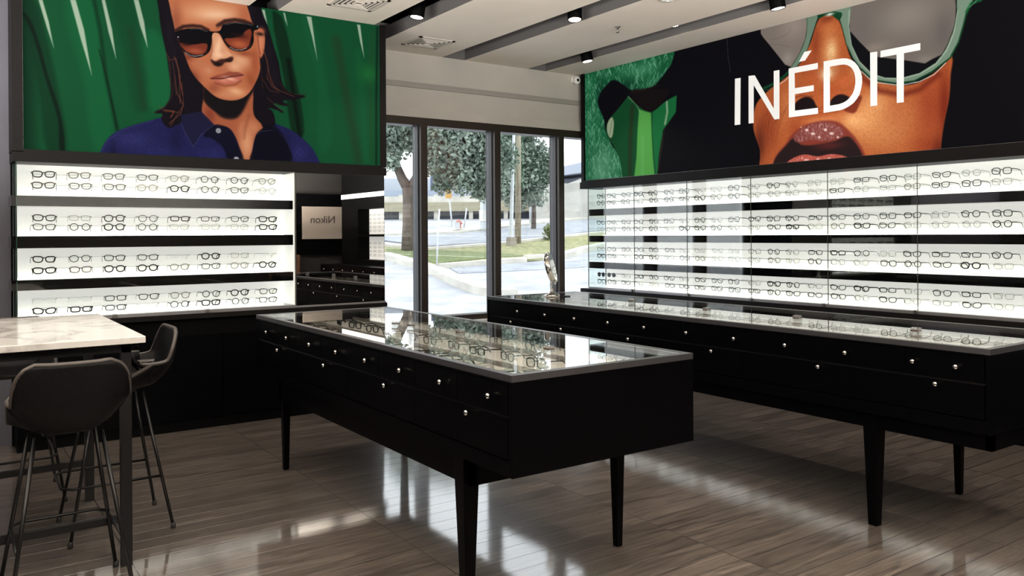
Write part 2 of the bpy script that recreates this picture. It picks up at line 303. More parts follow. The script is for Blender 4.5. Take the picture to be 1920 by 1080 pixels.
('p',[1757,2738,1805,2769,1867,2790,1895,2807,1930,2806,1972,2808,2008,2790,1957,2773,1901,2760,1832,2741,1778,2731],(134,66,52),5,0.95,1,'',''),
('p',[1774,2728,1832,2739,1901,2760,2007,2787,1982,2745,1936,2719,1873,2703,1825,2706],(178,98,80),6,0.95,1,'',''),
('e',[1901,2751,1960,2757,1901,2734],(238,182,158),0,0.8,-8,'',''),
('e',[1853,2729,1894,2733,1853,2716],(214,140,118),0,0.7,-8,'',''),
('s',[1757,2737,1832,2742,1901,2763,2008,2790],(62,26,24),5.2,0.95,[7.7,7.7],'',''),
('e',[1847,2812,1913,2819,1846,2791],(164,98,72),0,0.6,-8,'face',''),
('s',[1791,2705,1866,2689,1943,2706,1992,2743],(116,58,44),11.2,0.75,[11.2,11.2],'',''),
('s',[1502,3077,1554,3115,1620,3131,1686,3134,1739,3113],(46,24,22),10.8,0.95,[25.8,25.8],'',''),
('s',[1814,3159,1870,3202,1946,3223,2016,3223,2080,3207],(50,26,24),10.8,0.95,[30.1,30.1],'',''),
('s',[1821,3153,1807,3130],(150,84,60),12.9,0.6,[12.9,12.9],'',''),
('e',[2152,3069,2178,3072,2151,2982],(204,128,96),0,0.9,0,'',''),
('e',[2161,3164,2191,3168,2161,3138],(190,104,74),0,0.9,0,'',''),
('e',[2148,3137,2188,3142,2148,3120],(30,18,18),0,0.95,0,'',''),
('s',[2127,3123,2133,3052,2144,2974],(120,60,42),6.9,0.8,[8.6,8.6],'',''),
('p',[1499,3066,1593,3106,1673,3117,1766,3107,1828,3122,1856,3175,1960,3206,2066,3208,2134,3198,2132,3174,2098,3155,2095,3069,2061,3006,1973,2975,1903,2989,1862,3032,1834,3084,1814,3101,1775,3092,1766,3019,1744,2940,1671,2891,1612,2890,1559,2918,1530,2976,1513,3021,1500,3040],(9,8,12),3,1,1,'',''),
('p',[1530,2984,1579,2978,1645,2990,1725,3006,1733,2974,1705,2928,1645,2909,1585,2921,1552,2947],(122,52,36),6,0.95,1,'',''),
('e',[1645,2938,1717,2947,1645,2914],(172,88,60),0,0.7,0,'',''),
('e',[1566,2980,1606,2985,1566,2964],(50,20,20),0,0.8,0,'',''),
('p',[1867,3061,1924,3075,2002,3107,2030,3146,2072,3163,2072,3088,2044,3019,1973,2994,1917,3007,1882,3034],(126,54,36),6,0.95,1,'',''),
('e',[1980,3033,2057,3043,1980,2999],(182,96,62),0,0.8,0,'',''),
('e',[1973,3103,2041,3112,1973,3082],(36,16,18),0,0.8,0,'',''),
('s',[1566,2918,1598,2900,1645,2898,1698,2914],(220,210,205),3.0,0.85,[3.4,3.4],'',''),
('s',[1906,3001,1945,2984,2001,2991,2036,3011],(226,216,208),3.0,0.85,[3.4,3.4],'',''),
('s',[1600,3104,1672,3114,1733,3101],(120,124,128),3.0,0.8,[3.0,3.0],'',''),
('s',[1869,3175,1946,3201,2045,3204,2087,3198],(130,132,136),3.0,0.8,[3.0,3.0],'',''),
('s',[1767,3110,1811,3120],(140,96,70),3.4,0.8,[3.9,3.9],'',''),
('e',[1516,3030,1521,3031,1516,3025],(200,205,210),0,0.9,0,'',''),
('e',[2127,3195,2132,3196,2127,3185],(150,170,175),0,0.8,0,'',''),
('s',[1528,2743,1524,2630,1528,2523],(132,76,56),3.4,0.85,[3.4,3.4],'',''),
('s',[1487,2739,1504,2600,1551,2511,1530,2443,1449,2362],(112,62,46),3.4,0.85,[5.2,5.2],'',''),
('s',[1540,2688,1553,2511,1503,2432,1458,2344],(96,52,40),3.4,0.85,[4.3,4.3],'',''),
('s',[1415,2462,1485,2458,1458,2410],(120,62,44),3.4,0.85,[6.9,6.9],'',''),
('s',[1380,2487,1415,2453,1521,2452],(104,56,42),3.4,0.85,[5.2,5.2],'',''),
('s',[1486,2683,1468,2569,1415,2481,1345,2438],(44,28,30),3.4,0.85,[8.6,8.6],'',''),
('s',[2204,2795,2244,2719,2326,2687,2429,2656],(110,62,44),3.4,0.85,[4.3,4.3],'',''),
('s',[2154,2790,2224,2687,2305,2675],(84,48,38),3.4,0.85,[4.3,4.3],'',''),
('s',[2306,2766,2346,2699,2450,2673,2529,2688],(60,34,30),3.4,0.85,[3.9,3.9],'',''),
('s',[2203,2626,2284,2563,2335,2527],(92,58,44),3.4,0.85,[3.4,3.4],'',''),
('s',[2223,2598,2304,2575,2366,2580],(40,26,26),3.4,0.85,[4.3,4.3],'',''),
('s',[2173,3014,2202,2931,2223,2810,2252,2733,2296,2693],(104,58,42),3.9,0.8,[6.9,6.9],'',''),
('s',[2144,2953,2157,2839,2164,2695],(46,28,28),3.9,0.8,[6.9,6.9],'',''),
('s',[2187,2987,2209,2873,2201,2771],(70,40,34),3.9,0.8,[6.9,6.9],'',''),
('s',[1430,2895,1455,2844,1500,2863,1519,2742,1538,2635],(84,46,38),3.9,0.8,[6.9,6.9],'',''),
('s',[1488,2875,1519,2783,1525,2702,1547,2588],(110,60,46),3.9,0.8,[6.0,6.0],'',''),
('s',[1446,2870,1458,2749,1460,2628],(58,36,34),3.9,0.8,[8.6,8.6],'',''),
('s',[1475,2833,1493,2699,1499,2584],(64,38,34),3.9,0.8,[6.9,6.9],'','')]
ART2=[
('p',[-7346,3363,-6629,3372,-5923,3379,-5951,3240,-5997,3195,-6107,3107,-6220,3044,-6531,3049,-6672,3133,-6838,3209,-6967,3157,-7066,3085,-7100,2987,-6993,2785,-6972,2667,-6866,2484,-6762,2375,-6692,2046,-7358,2082],(20,84,52),11,1,1,'','knit'),
('e',[-7041,2254,-6792,2236,-7044,1982],(84,142,108),0,0.8,0,'knit',''),
('e',[-7215,2752,-7048,2733,-7218,2385],(44,116,78),0,0.6,0,'knit',''),
('e',[-6391,3248,-6077,3195,-6392,3157],(66,134,96),0,0.7,0,'knit',''),
('e',[-6070,3220,-5964,3202,-6071,3055],(16,72,44),0,0.6,0,'knit',''),
('e',[-6672,3112,-6422,3075,-6673,3031],(12,50,34),0,0.8,0,'knit',''),
('e',[-7055,3127,-6946,3111,-7057,2946],(12,52,36),0,0.7,0,'knit',''),
('e',[-7256,3201,-7070,3173,-7257,3078],(38,112,74),0,0.6,0,'knit',''),
('e',[-6847,2283,-6742,2275,-6850,1986],(60,118,88),0,0.5,0,'knit',''),
('k',[],(128,186,150),0,0.6,[0.06,0.02],'knit',''),
('p',[-6551,3032,-6373,3040,-6108,3000,-5981,2968,-6222,2788,-6337,2803,-6473,2889],(20,14,15),17,0.9,1,'',''),
('s',[-6571,3028,-6393,3029,-6145,3046],(50,34,26),12.9,0.6,[8.6,8.6],'',''),
('p',[-6592,3000,-6736,2896,-6863,2813,-6950,2737,-6959,2608,-6845,2489,-6741,2345,-6682,2045,-6173,2018,-6142,2297,-6075,2571,-5893,2734,-5881,2904,-5981,2883,-6073,2849,-6166,2801,-6251,2776,-6337,2803,-6473,2889],(16,66,36),6,1,0,'','gf'),
('s',[-6533,2869,-6566,2540,-6580,2054],(34,44,24),30.1,0.85,[55.9,55.9],'gf',''),
('p',[-6430,2831,-6337,2800,-6251,2772,-6240,2507,-6226,2304,-6191,2032,-6520,2051,-6474,2324,-6456,2598],(80,152,70),13,0.95,0,'gf',''),
('s',[-6378,2521,-6382,2057],(96,164,96),34.4,0.5,[34.4,34.4],'gf',''),
('p',[-6222,2775,-6073,2849,-5881,2904,-5893,2734,-6075,2571,-6142,2297,-6172,2031,-6208,2302,-6232,2574],(24,104,56),13,0.8,0,'gf',''),
('s',[-6022,2855,-6015,2749,-6047,2634],(168,178,150),15.0,0.85,[21.5,21.5],'gf',''),
('s',[-6596,2989,-6473,2889,-6411,2799],(120,156,110),10.8,0.8,[10.3,10.3],'gf',''),
('p',[-6872,2799,-6832,2752,-6839,2653,-6874,2571,-6933,2620,-6941,2721],(158,166,136),9,0.9,1,'',''),
('s',[-6855,2769,-6897,2630,-6951,2550],(20,60,40),6.4,0.7,[4.3,4.3],'',''),
('s',[-6038,2619,-6076,2464,-6134,2230],(58,36,28),3.4,0.6,[3.0,3.0],'',''),
('s',[-6049,2594,-6086,2425,-6141,2209],(20,60,40),3.4,0.6,[3.0,3.0],'',''),
('s',[-6061,2569,-6095,2386,-6149,2188],(84,60,44),3.4,0.6,[3.0,3.0],'',''),
('s',[-6072,2544,-6105,2347,-6156,2167],(58,36,28),3.4,0.6,[3.0,3.0],'',''),
('s',[-6083,2518,-6114,2308,-6164,2146],(20,60,40),3.4,0.6,[3.0,3.0],'',''),
('s',[-6094,2493,-6124,2269,-6172,2125],(84,60,44),3.4,0.6,[3.0,3.0],'',''),
('s',[-6106,2467,-6134,2230,-6179,2104],(58,36,28),3.4,0.6,[3.0,3.0],'',''),
('s',[-6117,2442,-6143,2190,-6187,2083],(20,60,40),3.4,0.6,[3.0,3.0],'',''),
('s',[-6128,2416,-6153,2151,-6195,2062],(84,60,44),3.4,0.6,[3.0,3.0],'',''),
('s',[-5228,3351,-5217,3157,-5186,3020],(92,92,94),3.0,0.7,[3.0,3.0],'',''),
('p',[-4918,2422,-4929,2516,-4892,2683,-4732,2801,-4640,2839,-4440,2957,-4353,3076,-4310,3150,-4262,3273,-4221,3327,-4149,3338,-4069,3294,-4025,3209,-3992,3087,-3940,2932,-3859,2822,-3771,2735,-3547,2649,-3373,2643,-3233,2709,-3169,2758,-3121,2805,-3130,2664,-3143,2492,-3179,2326,-3209,2110,-3210,1919,-4831,2019,-4853,2254],(178,92,50),9,1,1,'','skin'),
('e',[-4140,3233,-4070,3218,-4140,3143],(196,112,64),0,0.8,0,'skin',''),
('e',[-4154,3308,-4074,3291,-4155,3263],(120,48,28),0,0.8,0,'skin',''),
('e',[-4269,3124,-4217,3114,-4270,2941],(140,62,36),0,0.85,0,'skin',''),
('e',[-4126,3015,-4047,3000,-4127,2863],(230,170,112),0,0.95,0,'skin',''),
('e',[-4116,3027,-4076,3019,-4117,2955],(240,200,150),0,0.8,0,'skin',''),
('e',[-3993,3004,-3954,2996,-3993,2871],(176,90,50),0,0.7,0,'skin',''),
('e',[-4375,2960,-4291,2945,-4376,2868],(150,66,38),0,0.8,0,'skin',''),
('e',[-4168,2834,-4087,2821,-4168,2775],(240,206,160),0,0.95,0,'skin',''),
('e',[-4163,2837,-4127,2832,-4163,2806],(250,236,214),0,0.9,0,'skin',''),
('e',[-4297,2809,-4214,2796,-4298,2745],(188,92,52),0,0.8,0,'skin',''),
('e',[-3994,2752,-3898,2737,-3995,2700],(196,100,56),0,0.9,0,'skin',''),
('e',[-3921,2815,-3883,2809,-3922,2745],(208,130,80),0,0.7,0,'skin',''),
('e',[-4541,2659,-4431,2644,-4542,2528],(206,124,76),0,0.8,0,'skin',''),
('e',[-4597,2525,-4520,2516,-4598,2383],(196,112,66),0,0.7,0,'skin',''),
('e',[-4769,2449,-4666,2438,-4771,2208],(150,66,38),0,0.8,0,'skin',''),
('e',[-4859,2313,-4788,2306,-4860,2118],(90,36,24),0,0.85,0,'skin',''),
('e',[-4460,2415,-4363,2405,-4461,2332],(150,64,38),0,0.6,0,'skin',''),
('e',[-3736,2528,-3583,2508,-3737,2400],(224,160,104),0,0.9,0,'skin',''),
('e',[-3806,2387,-3598,2363,-3807,2232],(232,166,104),0,0.9,0,'skin',''),
('e',[-3647,2284,-3388,2257,-3648,2115],(206,136,84),0,0.7,0,'skin',''),
('e',[-3471,2431,-3304,2410,-3472,2290],(196,118,72),0,0.7,0,'skin',''),
('e',[-3283,2447,-3163,2432,-3285,2165],(156,68,40),0,0.9,0,'skin',''),
('e',[-3175,2433,-3120,2426,-3177,2115],(116,38,24),0,0.9,0,'skin',''),
('e',[-3305,2147,-3169,2134,-3306,2050],(148,62,36),0,0.8,0,'skin',''),
('e',[-3924,2422,-3820,2410,-3924,2352],(238,176,116),0,0.9,0,'skin',''),
('e',[-4196,2454,-3996,2431,-4196,2418],(214,140,90),0,0.7,0,'skin',''),
('e',[-3604,2111,-3431,2097,-3604,2044],(186,106,62),0,0.6,0,'skin',''),
('e',[-3225,2100,-3169,2095,-3225,1980],(90,30,22),0,0.8,0,'skin',''),
('e',[-4118,2691,-4000,2674,-4119,2647],(170,80,46),0,0.7,0,'skin',''),
('s',[-3921,2881,-3827,2744,-3690,2628,-3513,2569,-3365,2589,-3221,2679],(104,34,22),30.1,0.8,[38.7,38.7],'skin',''),
('n',[],(80,30,16),0,0.16,[0.012,1],'skin',''),
('s',[-4886,2706,-4893,2536,-4864,2353],(92,40,28),2.6,0.5,[1.9,1.9],'skin',''),
('s',[-4873,2524,-4884,2394,-4857,2269],(92,40,28),2.6,0.5,[1.9,1.9],'skin',''),
('s',[-4858,2537,-4874,2446,-4848,2331],(92,40,28),2.6,0.5,[1.9,1.9],'skin',''),
('s',[-4844,2550,-4864,2499,-4840,2248],(92,40,28),2.6,0.5,[1.9,1.9],'skin',''),
('s',[-4830,2563,-4856,2357,-4832,2310],(92,40,28),2.6,0.5,[1.9,1.9],'skin',''),
('s',[-4815,2576,-4846,2409,-4824,2227],(92,40,28),2.6,0.5,[1.9,1.9],'skin',''),
('s',[-4801,2588,-4836,2462,-4815,2290],(92,40,28),2.6,0.5,[1.9,1.9],'skin',''),
('s',[-4787,2601,-4826,2514,-4808,2206],(92,40,28),2.6,0.5,[1.9,1.9],'skin',''),
('s',[-4773,2614,-4818,2372,-4799,2269],(92,40,28),2.6,0.5,[1.9,1.9],'skin',''),
('s',[-4759,2626,-4808,2425,-4790,2331],(92,40,28),2.6,0.5,[1.9,1.9],'skin',''),
('s',[-4745,2639,-4798,2477,-4783,2248],(92,40,28),2.6,0.5,[1.9,1.9],'skin',''),
('s',[-4731,2652,-4790,2336,-4774,2310],(92,40,28),2.6,0.5,[1.9,1.9],'skin',''),
('s',[-4717,2664,-4780,2388,-4766,2227],(92,40,28),2.6,0.5,[1.9,1.9],'skin',''),
('s',[-4703,2677,-4771,2440,-4758,2289],(92,40,28),2.6,0.5,[1.9,1.9],'skin',''),
('s',[-4690,2498,-4761,2492,-4750,2207],(92,40,28),2.6,0.5,[1.9,1.9],'skin',''),
('s',[-4677,2511,-4753,2351,-4742,2268],(92,40,28),2.6,0.5,[1.9,1.9],'skin',''),
('s',[-4663,2523,-4743,2403,-4733,2330],(92,40,28),2.6,0.5,[1.9,1.9],'skin',''),
('s',[-4649,2536,-4733,2455,-4726,2248],(92,40,28),2.6,0.5,[1.9,1.9],'skin',''),
('s',[-4635,2549,-4724,2507,-4717,2309],(92,40,28),2.6,0.5,[1.9,1.9],'skin',''),
('s',[-4622,2561,-4716,2367,-4710,2227],(92,40,28),2.6,0.5,[1.9,1.9],'skin',''),
('s',[-4608,2574,-4706,2418,-4701,2289],(92,40,28),2.6,0.5,[1.9,1.9],'skin',''),
('s',[-4595,2586,-4696,2470,-4694,2207],(92,40,28),2.6,0.5,[1.9,1.9],'skin',''),
('s',[-4581,2599,-4688,2330,-4685,2268],(92,40,28),2.6,0.5,[1.9,1.9],'skin',''),
('s',[-4568,2611,-4679,2382,-4677,2329],(92,40,28),2.6,0.5,[1.9,1.9],'skin',''),
('s',[-4554,2623,-4669,2434,-4670,2248],(92,40,28),2.6,0.5,[1.9,1.9],'skin',''),
('s',[-4541,2636,-4660,2485,-4661,2309],(92,40,28),2.6,0.5,[1.9,1.9],'skin',''),
('p',[-3851,2611,-3872,2529,-3909,2478,-3972,2492,-4004,2517,-3929,2555],(112,42,28),11,0.9,1,'skin',''),
('p',[-4477,2629,-4418,2666,-4347,2672,-4296,2639,-4268,2586,-4245,2548,-4478,2547],(22,14,18),9,0.97,1,'',''),
('p',[-4131,2602,-4089,2640,-4029,2648,-3971,2624,-3945,2591,-4003,2565,-4131,2565],(22,14,18),9,0.97,1,'',''),
('s',[-4483,2681,-4417,2692,-4301,2665],(110,44,28),10.8,0.7,[10.8,10.8],'',''),
('s',[-4234,2547,-4206,2573,-4189,2541],(140,60,36),10.8,0.6,[10.8,10.8],'',''),
('s',[-4257,2520,-4057,2509],(150,66,40),10.8,0.6,[8.6,8.6],'',''),
('p',[-4702,2093,-4688,2186,-4576,2291,-4515,2362,-4396,2426,-4257,2448,-4167,2447,-4058,2419,-3973,2351,-3889,2255,-3818,2125,-3829,2078,-4148,2083,-4493,2089],(122,50,42),13,0.9,1,'',''),
('p',[-4702,2093,-4682,2175,-4576,2270,-4491,2329,-4421,2266,-4259,2251,-4092,2265,-3973,2292,-3900,2227,-3839,2117,-3849,2080,-4493,2078],(34,24,26),11,0.97,1,'','lipd'),
('p',[-4491,2314,-4443,2390,-4326,2433,-4212,2440,-4091,2406,-4005,2334,-4037,2289,-4191,2274,-4327,2297,-4420,2286],(120,60,56),13,0.9,1,'','lipu'),
('e',[-4147,2231,-3998,2217,-4147,2195],(86,36,34),0,0.8,0,'',''),
('k',[],(226,190,186),0,0.42,[0.014,0.008],'lipu',''),
('e',[-4419,2418,-4408,2417,-4419,2412],(236,214,208),0,0.55,0,'',''),
('e',[-4358,2380,-4341,2378,-4358,2374],(236,214,208),0,0.55,0,'',''),
('e',[-4297,2343,-4275,2340,-4297,2337],(236,214,208),0,0.55,0,'',''),
('e',[-4237,2306,-4225,2304,-4237,2300],(236,214,208),0,0.55,0,'',''),
('e',[-4177,2363,-4161,2361,-4177,2357],(236,214,208),0,0.55,0,'',''),
('e',[-4119,2326,-4098,2324,-4119,2320],(236,214,208),0,0.55,0,'',''),
('e',[-4061,2290,-4050,2289,-4061,2284],(236,214,208),0,0.55,0,'',''),
('e',[-4360,2384,-4343,2383,-4360,2378],(236,214,208),0,0.55,0,'',''),
('e',[-4299,2347,-4277,2345,-4299,2341],(236,214,208),0,0.55,0,'',''),
('e',[-4239,2310,-4228,2309,-4239,2304],(236,214,208),0,0.55,0,'',''),
('e',[-4179,2367,-4163,2365,-4179,2361],(236,214,208),0,0.55,0,'',''),
('e',[-4121,2330,-4100,2328,-4121,2324],(236,214,208),0,0.55,0,'',''),
('e',[-4063,2294,-4052,2293,-4063,2288],(236,214,208),0,0.55,0,'',''),
('e',[-4362,2389,-4345,2387,-4362,2383],(236,214,208),0,0.55,0,'',''),
('e',[-4301,2351,-4279,2349,-4301,2345],(236,214,208),0,0.55,0,'',''),
('e',[-4241,2314,-4230,2313,-4241,2308],(236,214,208),0,0.55,0,'',''),
('e',[-4181,2371,-4165,2369,-4181,2365],(236,214,208),0,0.55,0,'',''),
('e',[-4123,2334,-4102,2332,-4123,2329],(236,214,208),0,0.55,0,'',''),
('e',[-4065,2298,-4054,2297,-4065,2292],(236,214,208),0,0.55,0,'',''),
('e',[-4365,2393,-4348,2391,-4365,2387],(236,214,208),0,0.55,0,'',''),
('e',[-4304,2355,-4282,2353,-4304,2349],(236,214,208),0,0.55,0,'',''),
('e',[-4244,2318,-4232,2317,-4244,2312],(236,214,208),0,0.55,0,'',''),
('e',[-4184,2375,-4167,2373,-4184,2369],(236,214,208),0,0.55,0,'',''),
('e',[-4125,2339,-4104,2336,-4125,2333],(236,214,208),0,0.55,0,'',''),
('p',[-4590,2075,-4565,2123,-4469,2166,-4374,2177,-4259,2151,-4147,2160,-4060,2149,-3964,2106,-3975,2032],(176,82,70),6,0.97,1,'','lipl'),
('k',[],(230,170,160),0,0.35,[0.016,0.009],'lipl',''),
('e',[-4410,2148,-4401,2148,-4410,2138],(242,206,196),0,0.6,0,'',''),
('e',[-4355,2127,-4341,2126,-4355,2117],(242,206,196),0,0.6,0,'',''),
('e',[-4301,2106,-4292,2105,-4301,2096],(242,206,196),0,0.6,0,'',''),
('e',[-4247,2125,-4234,2124,-4247,2115],(242,206,196),0,0.6,0,'',''),
('e',[-4194,2104,-4186,2103,-4194,2094],(242,206,196),0,0.6,0,'',''),
('e',[-4142,2122,-4129,2121,-4142,2112],(242,206,196),0,0.6,0,'',''),
('e',[-4091,2102,-4083,2101,-4091,2092],(242,206,196),0,0.6,0,'',''),
('e',[-4040,2081,-4027,2080,-4040,2071],(242,206,196),0,0.6,0,'',''),
('e',[-4368,2129,-4359,2128,-4368,2119],(242,206,196),0,0.6,0,'',''),
('e',[-4313,2108,-4300,2107,-4314,2098],(242,206,196),0,0.6,0,'',''),
('e',[-4260,2127,-4251,2126,-4260,2117],(242,206,196),0,0.6,0,'',''),
('e',[-4207,2106,-4193,2105,-4207,2096],(242,206,196),0,0.6,0,'',''),
('e',[-4154,2124,-4146,2124,-4154,2114],(242,206,196),0,0.6,0,'',''),
('e',[-4103,2103,-4090,2102,-4103,2094],(242,206,196),0,0.6,0,'',''),
('e',[-4052,2083,-4044,2082,-4052,2073],(242,206,196),0,0.6,0,'',''),
('e',[-4380,2131,-4367,2130,-4381,2121],(242,206,196),0,0.6,0,'',''),
('p',[-3954,3677,-3957,3195,-3929,3036,-3864,2893,-3757,2775,-3644,2723,-3512,2702,-3364,2715,-3241,2771,-3160,2860,-3109,2968,-3081,3127,-3079,3441],(13,13,17),3,1,0,'',''),
('p',[-3915,3666,-3952,3237,-3948,3158,-3863,3053,-3765,2944,-3711,2900,-3481,2833,-3322,2781,-3261,2806,-3172,2830,-3121,2927,-3093,3044,-3088,3168,-3086,3443],(112,104,98),4,0.97,0,'','lens'),
('e',[-3466,3174,-3218,3119,-3467,3009],(136,128,120),0,0.8,0,'lens',''),
('e',[-3179,2991,-3101,2975,-3180,2832],(92,86,84),0,0.7,0,'lens',''),
('e',[-3733,2976,-3598,2951,-3733,2925],(140,128,116),0,0.7,0,'lens',''),
('e',[-3322,2809,-3240,2795,-3322,2769],(134,128,122),0,0.6,0,'lens',''),
('e',[-3824,3167,-3759,3153,-3825,3037],(104,98,94),0,0.6,0,'lens',''),
('p',[-4845,3549,-4838,3317,-4810,3274,-4747,3200,-4578,2989,-4517,2958,-4430,3059,-4370,3171,-4351,3269,-4352,3464],(122,112,105),4,0.97,0,'','lens2'),
('e',[-4480,3318,-4319,3284,-4481,3178],(146,134,126),0,0.8,0,'lens2',''),
('e',[-4551,3037,-4485,3025,-4552,2971],(150,142,134),0,0.7,0,'lens2',''),
('s',[-4746,3246,-4638,3232,-4550,3259,-4514,3296],(80,72,68),3.0,0.7,[2.6,2.6],'lens2',''),
('s',[-4737,3202,-4638,3179,-4533,3137],(84,74,70),3.0,0.7,[2.6,2.6],'lens2',''),
('p',[-3954,3677,-3937,3322,-3957,3195,-3932,3036,-3864,2893,-3757,2775,-3644,2723,-3512,2700,-3364,2715,-3241,2771,-3160,2860,-3109,2968,-3081,3127,-3079,3441,-2946,3405,-2966,3179,-3012,3112,-3035,3012,-3070,2898,-3133,2791,-3269,2711,-3406,2664,-3547,2666,-3703,2711,-3767,2743,-3845,2824,-3921,2929,-3978,3054,-4016,3198,-4046,3296,-4104,3360,-4121,3722],(112,134,116),3,1,0,'','rim'),
('s',[-4049,3303,-4016,3198,-3978,3054,-3921,2929,-3845,2824,-3762,2737],(24,74,46),4.3,0.8,[6.0,6.0],'',''),
('s',[-3845,2824,-3762,2737,-3689,2703,-3547,2662,-3406,2660,-3269,2707,-3133,2788,-3070,2894,-3035,3008,-3008,3111],(14,62,34),5.2,0.9,[12.9,12.9],'',''),
('s',[-3951,3325,-3957,3195,-3934,3036,-3868,2893,-3757,2771,-3644,2719,-3512,2694,-3364,2707,-3237,2762,-3156,2851,-3105,2968,-3077,3127],(190,208,184),6.9,0.7,[6.0,6.0],'',''),
('s',[-3092,3209,-3081,3127,-3101,3014,-3148,2897,-3200,2812],(20,34,26),3.4,0.9,[5.2,5.2],'',''),
('s',[-3845,2807,-3771,2730,-3698,2693,-3547,2651,-3470,2645,-3364,2650,-3253,2685,-3165,2757],(236,240,232),3.0,0.95,[4.7,4.7],'',''),
('s',[-3012,3104,-2978,3158,-2911,3166],(24,96,52),8.6,0.8,[21.5,21.5],'',''),
('s',[-2993,3131,-2955,3153,-2940,3173],(150,190,160),3.4,0.7,[3.4,3.4],'',''),
('p',[-4352,3435,-4228,3407,-4241,3346,-4262,3300,-4312,3174,-4354,3074,-4448,2960,-4535,2923,-4570,2906,-4517,2957,-4430,3059,-4370,3171,-4353,3269],(104,126,108),3,1,1,'','rim2'),
('s',[-4351,3363,-4353,3269,-4370,3171,-4430,3059,-4517,2957],(18,50,32),3.4,0.9,[4.3,4.3],'',''),
('s',[-4241,3339,-4262,3293,-4312,3174,-4354,3074,-4444,2959],(22,72,44),3.9,0.8,[5.2,5.2],'',''),
('s',[-4535,2923,-4605,2878,-4704,2838,-4842,2805],(16,66,38),6.4,0.95,[25.8,25.8],'',''),
('s',[-4632,2827,-4579,2848,-4531,2881],(230,236,226),3.0,0.95,[4.7,4.7],'',''),
('s',[-4796,2792,-4713,2801],(60,130,90),3.4,0.8,[3.4,3.4],'',''),
('p',[-4249,3376,-4023,3325,-4035,3269,-4062,3275,-4109,3316,-4180,3332,-4221,3323,-4247,3333],(14,60,34),4,0.95,1,'',''),
('e',[-4131,3334,-4091,3325,-4131,3319],(222,224,214),0,0.95,0,'','')]
LETTERS={'I':[(-5131,2951),(-5068,2949),(-5075,2515),(-5138,2516)],'N':[(-4973,2952),(-4906,2947),(-4696,2610),(-4694,2951),(-4636,2950),(-4639,2516),(-4690,2516),(-4918,2863),(-4921,2511),(-4976,2513)],'E':[(-4536,2946),(-4246,2945),(-4246,2895),(-4478,2897),(-4477,2764),(-4287,2762),(-4287,2713),(-4477,2712),(-4477,2568),(-4247,2563),(-4247,2513),(-4538,2516)],'acc':[(-4431,2987),(-4372,2988),(-4306,3063),(-4375,3063)],'Do':[(-4188,2947),(-4092,2946),(-4010,2942),(-3969,2933),(-3935,2917),(-3902,2891),(-3873,2854),(-3850,2808),(-3839,2763),(-3838,2715),(-3846,2669),(-3861,2623),(-3887,2588),(-3916,2559),(-3952,2540),(-3991,2525),(-4035,2516),(-4191,2513)],'Di':[(-4131,2894),(-4042,2893),(-4003,2890),(-3969,2879),(-3940,2860),(-3919,2835),(-3904,2802),(-3896,2759),(-3896,2715),(-3905,2673),(-3920,2638),(-3942,2613),(-3969,2590),(-4003,2575),(-4045,2567),(-4133,2565)],'I2':[(-3765,2944),(-3706,2941),(-3709,2512),(-3765,2513)],'T':[(-3676,2941),(-3355,2941),(-3356,2888),(-3485,2888),(-3489,2508),(-3544,2510),(-3543,2888),(-3677,2890)]}

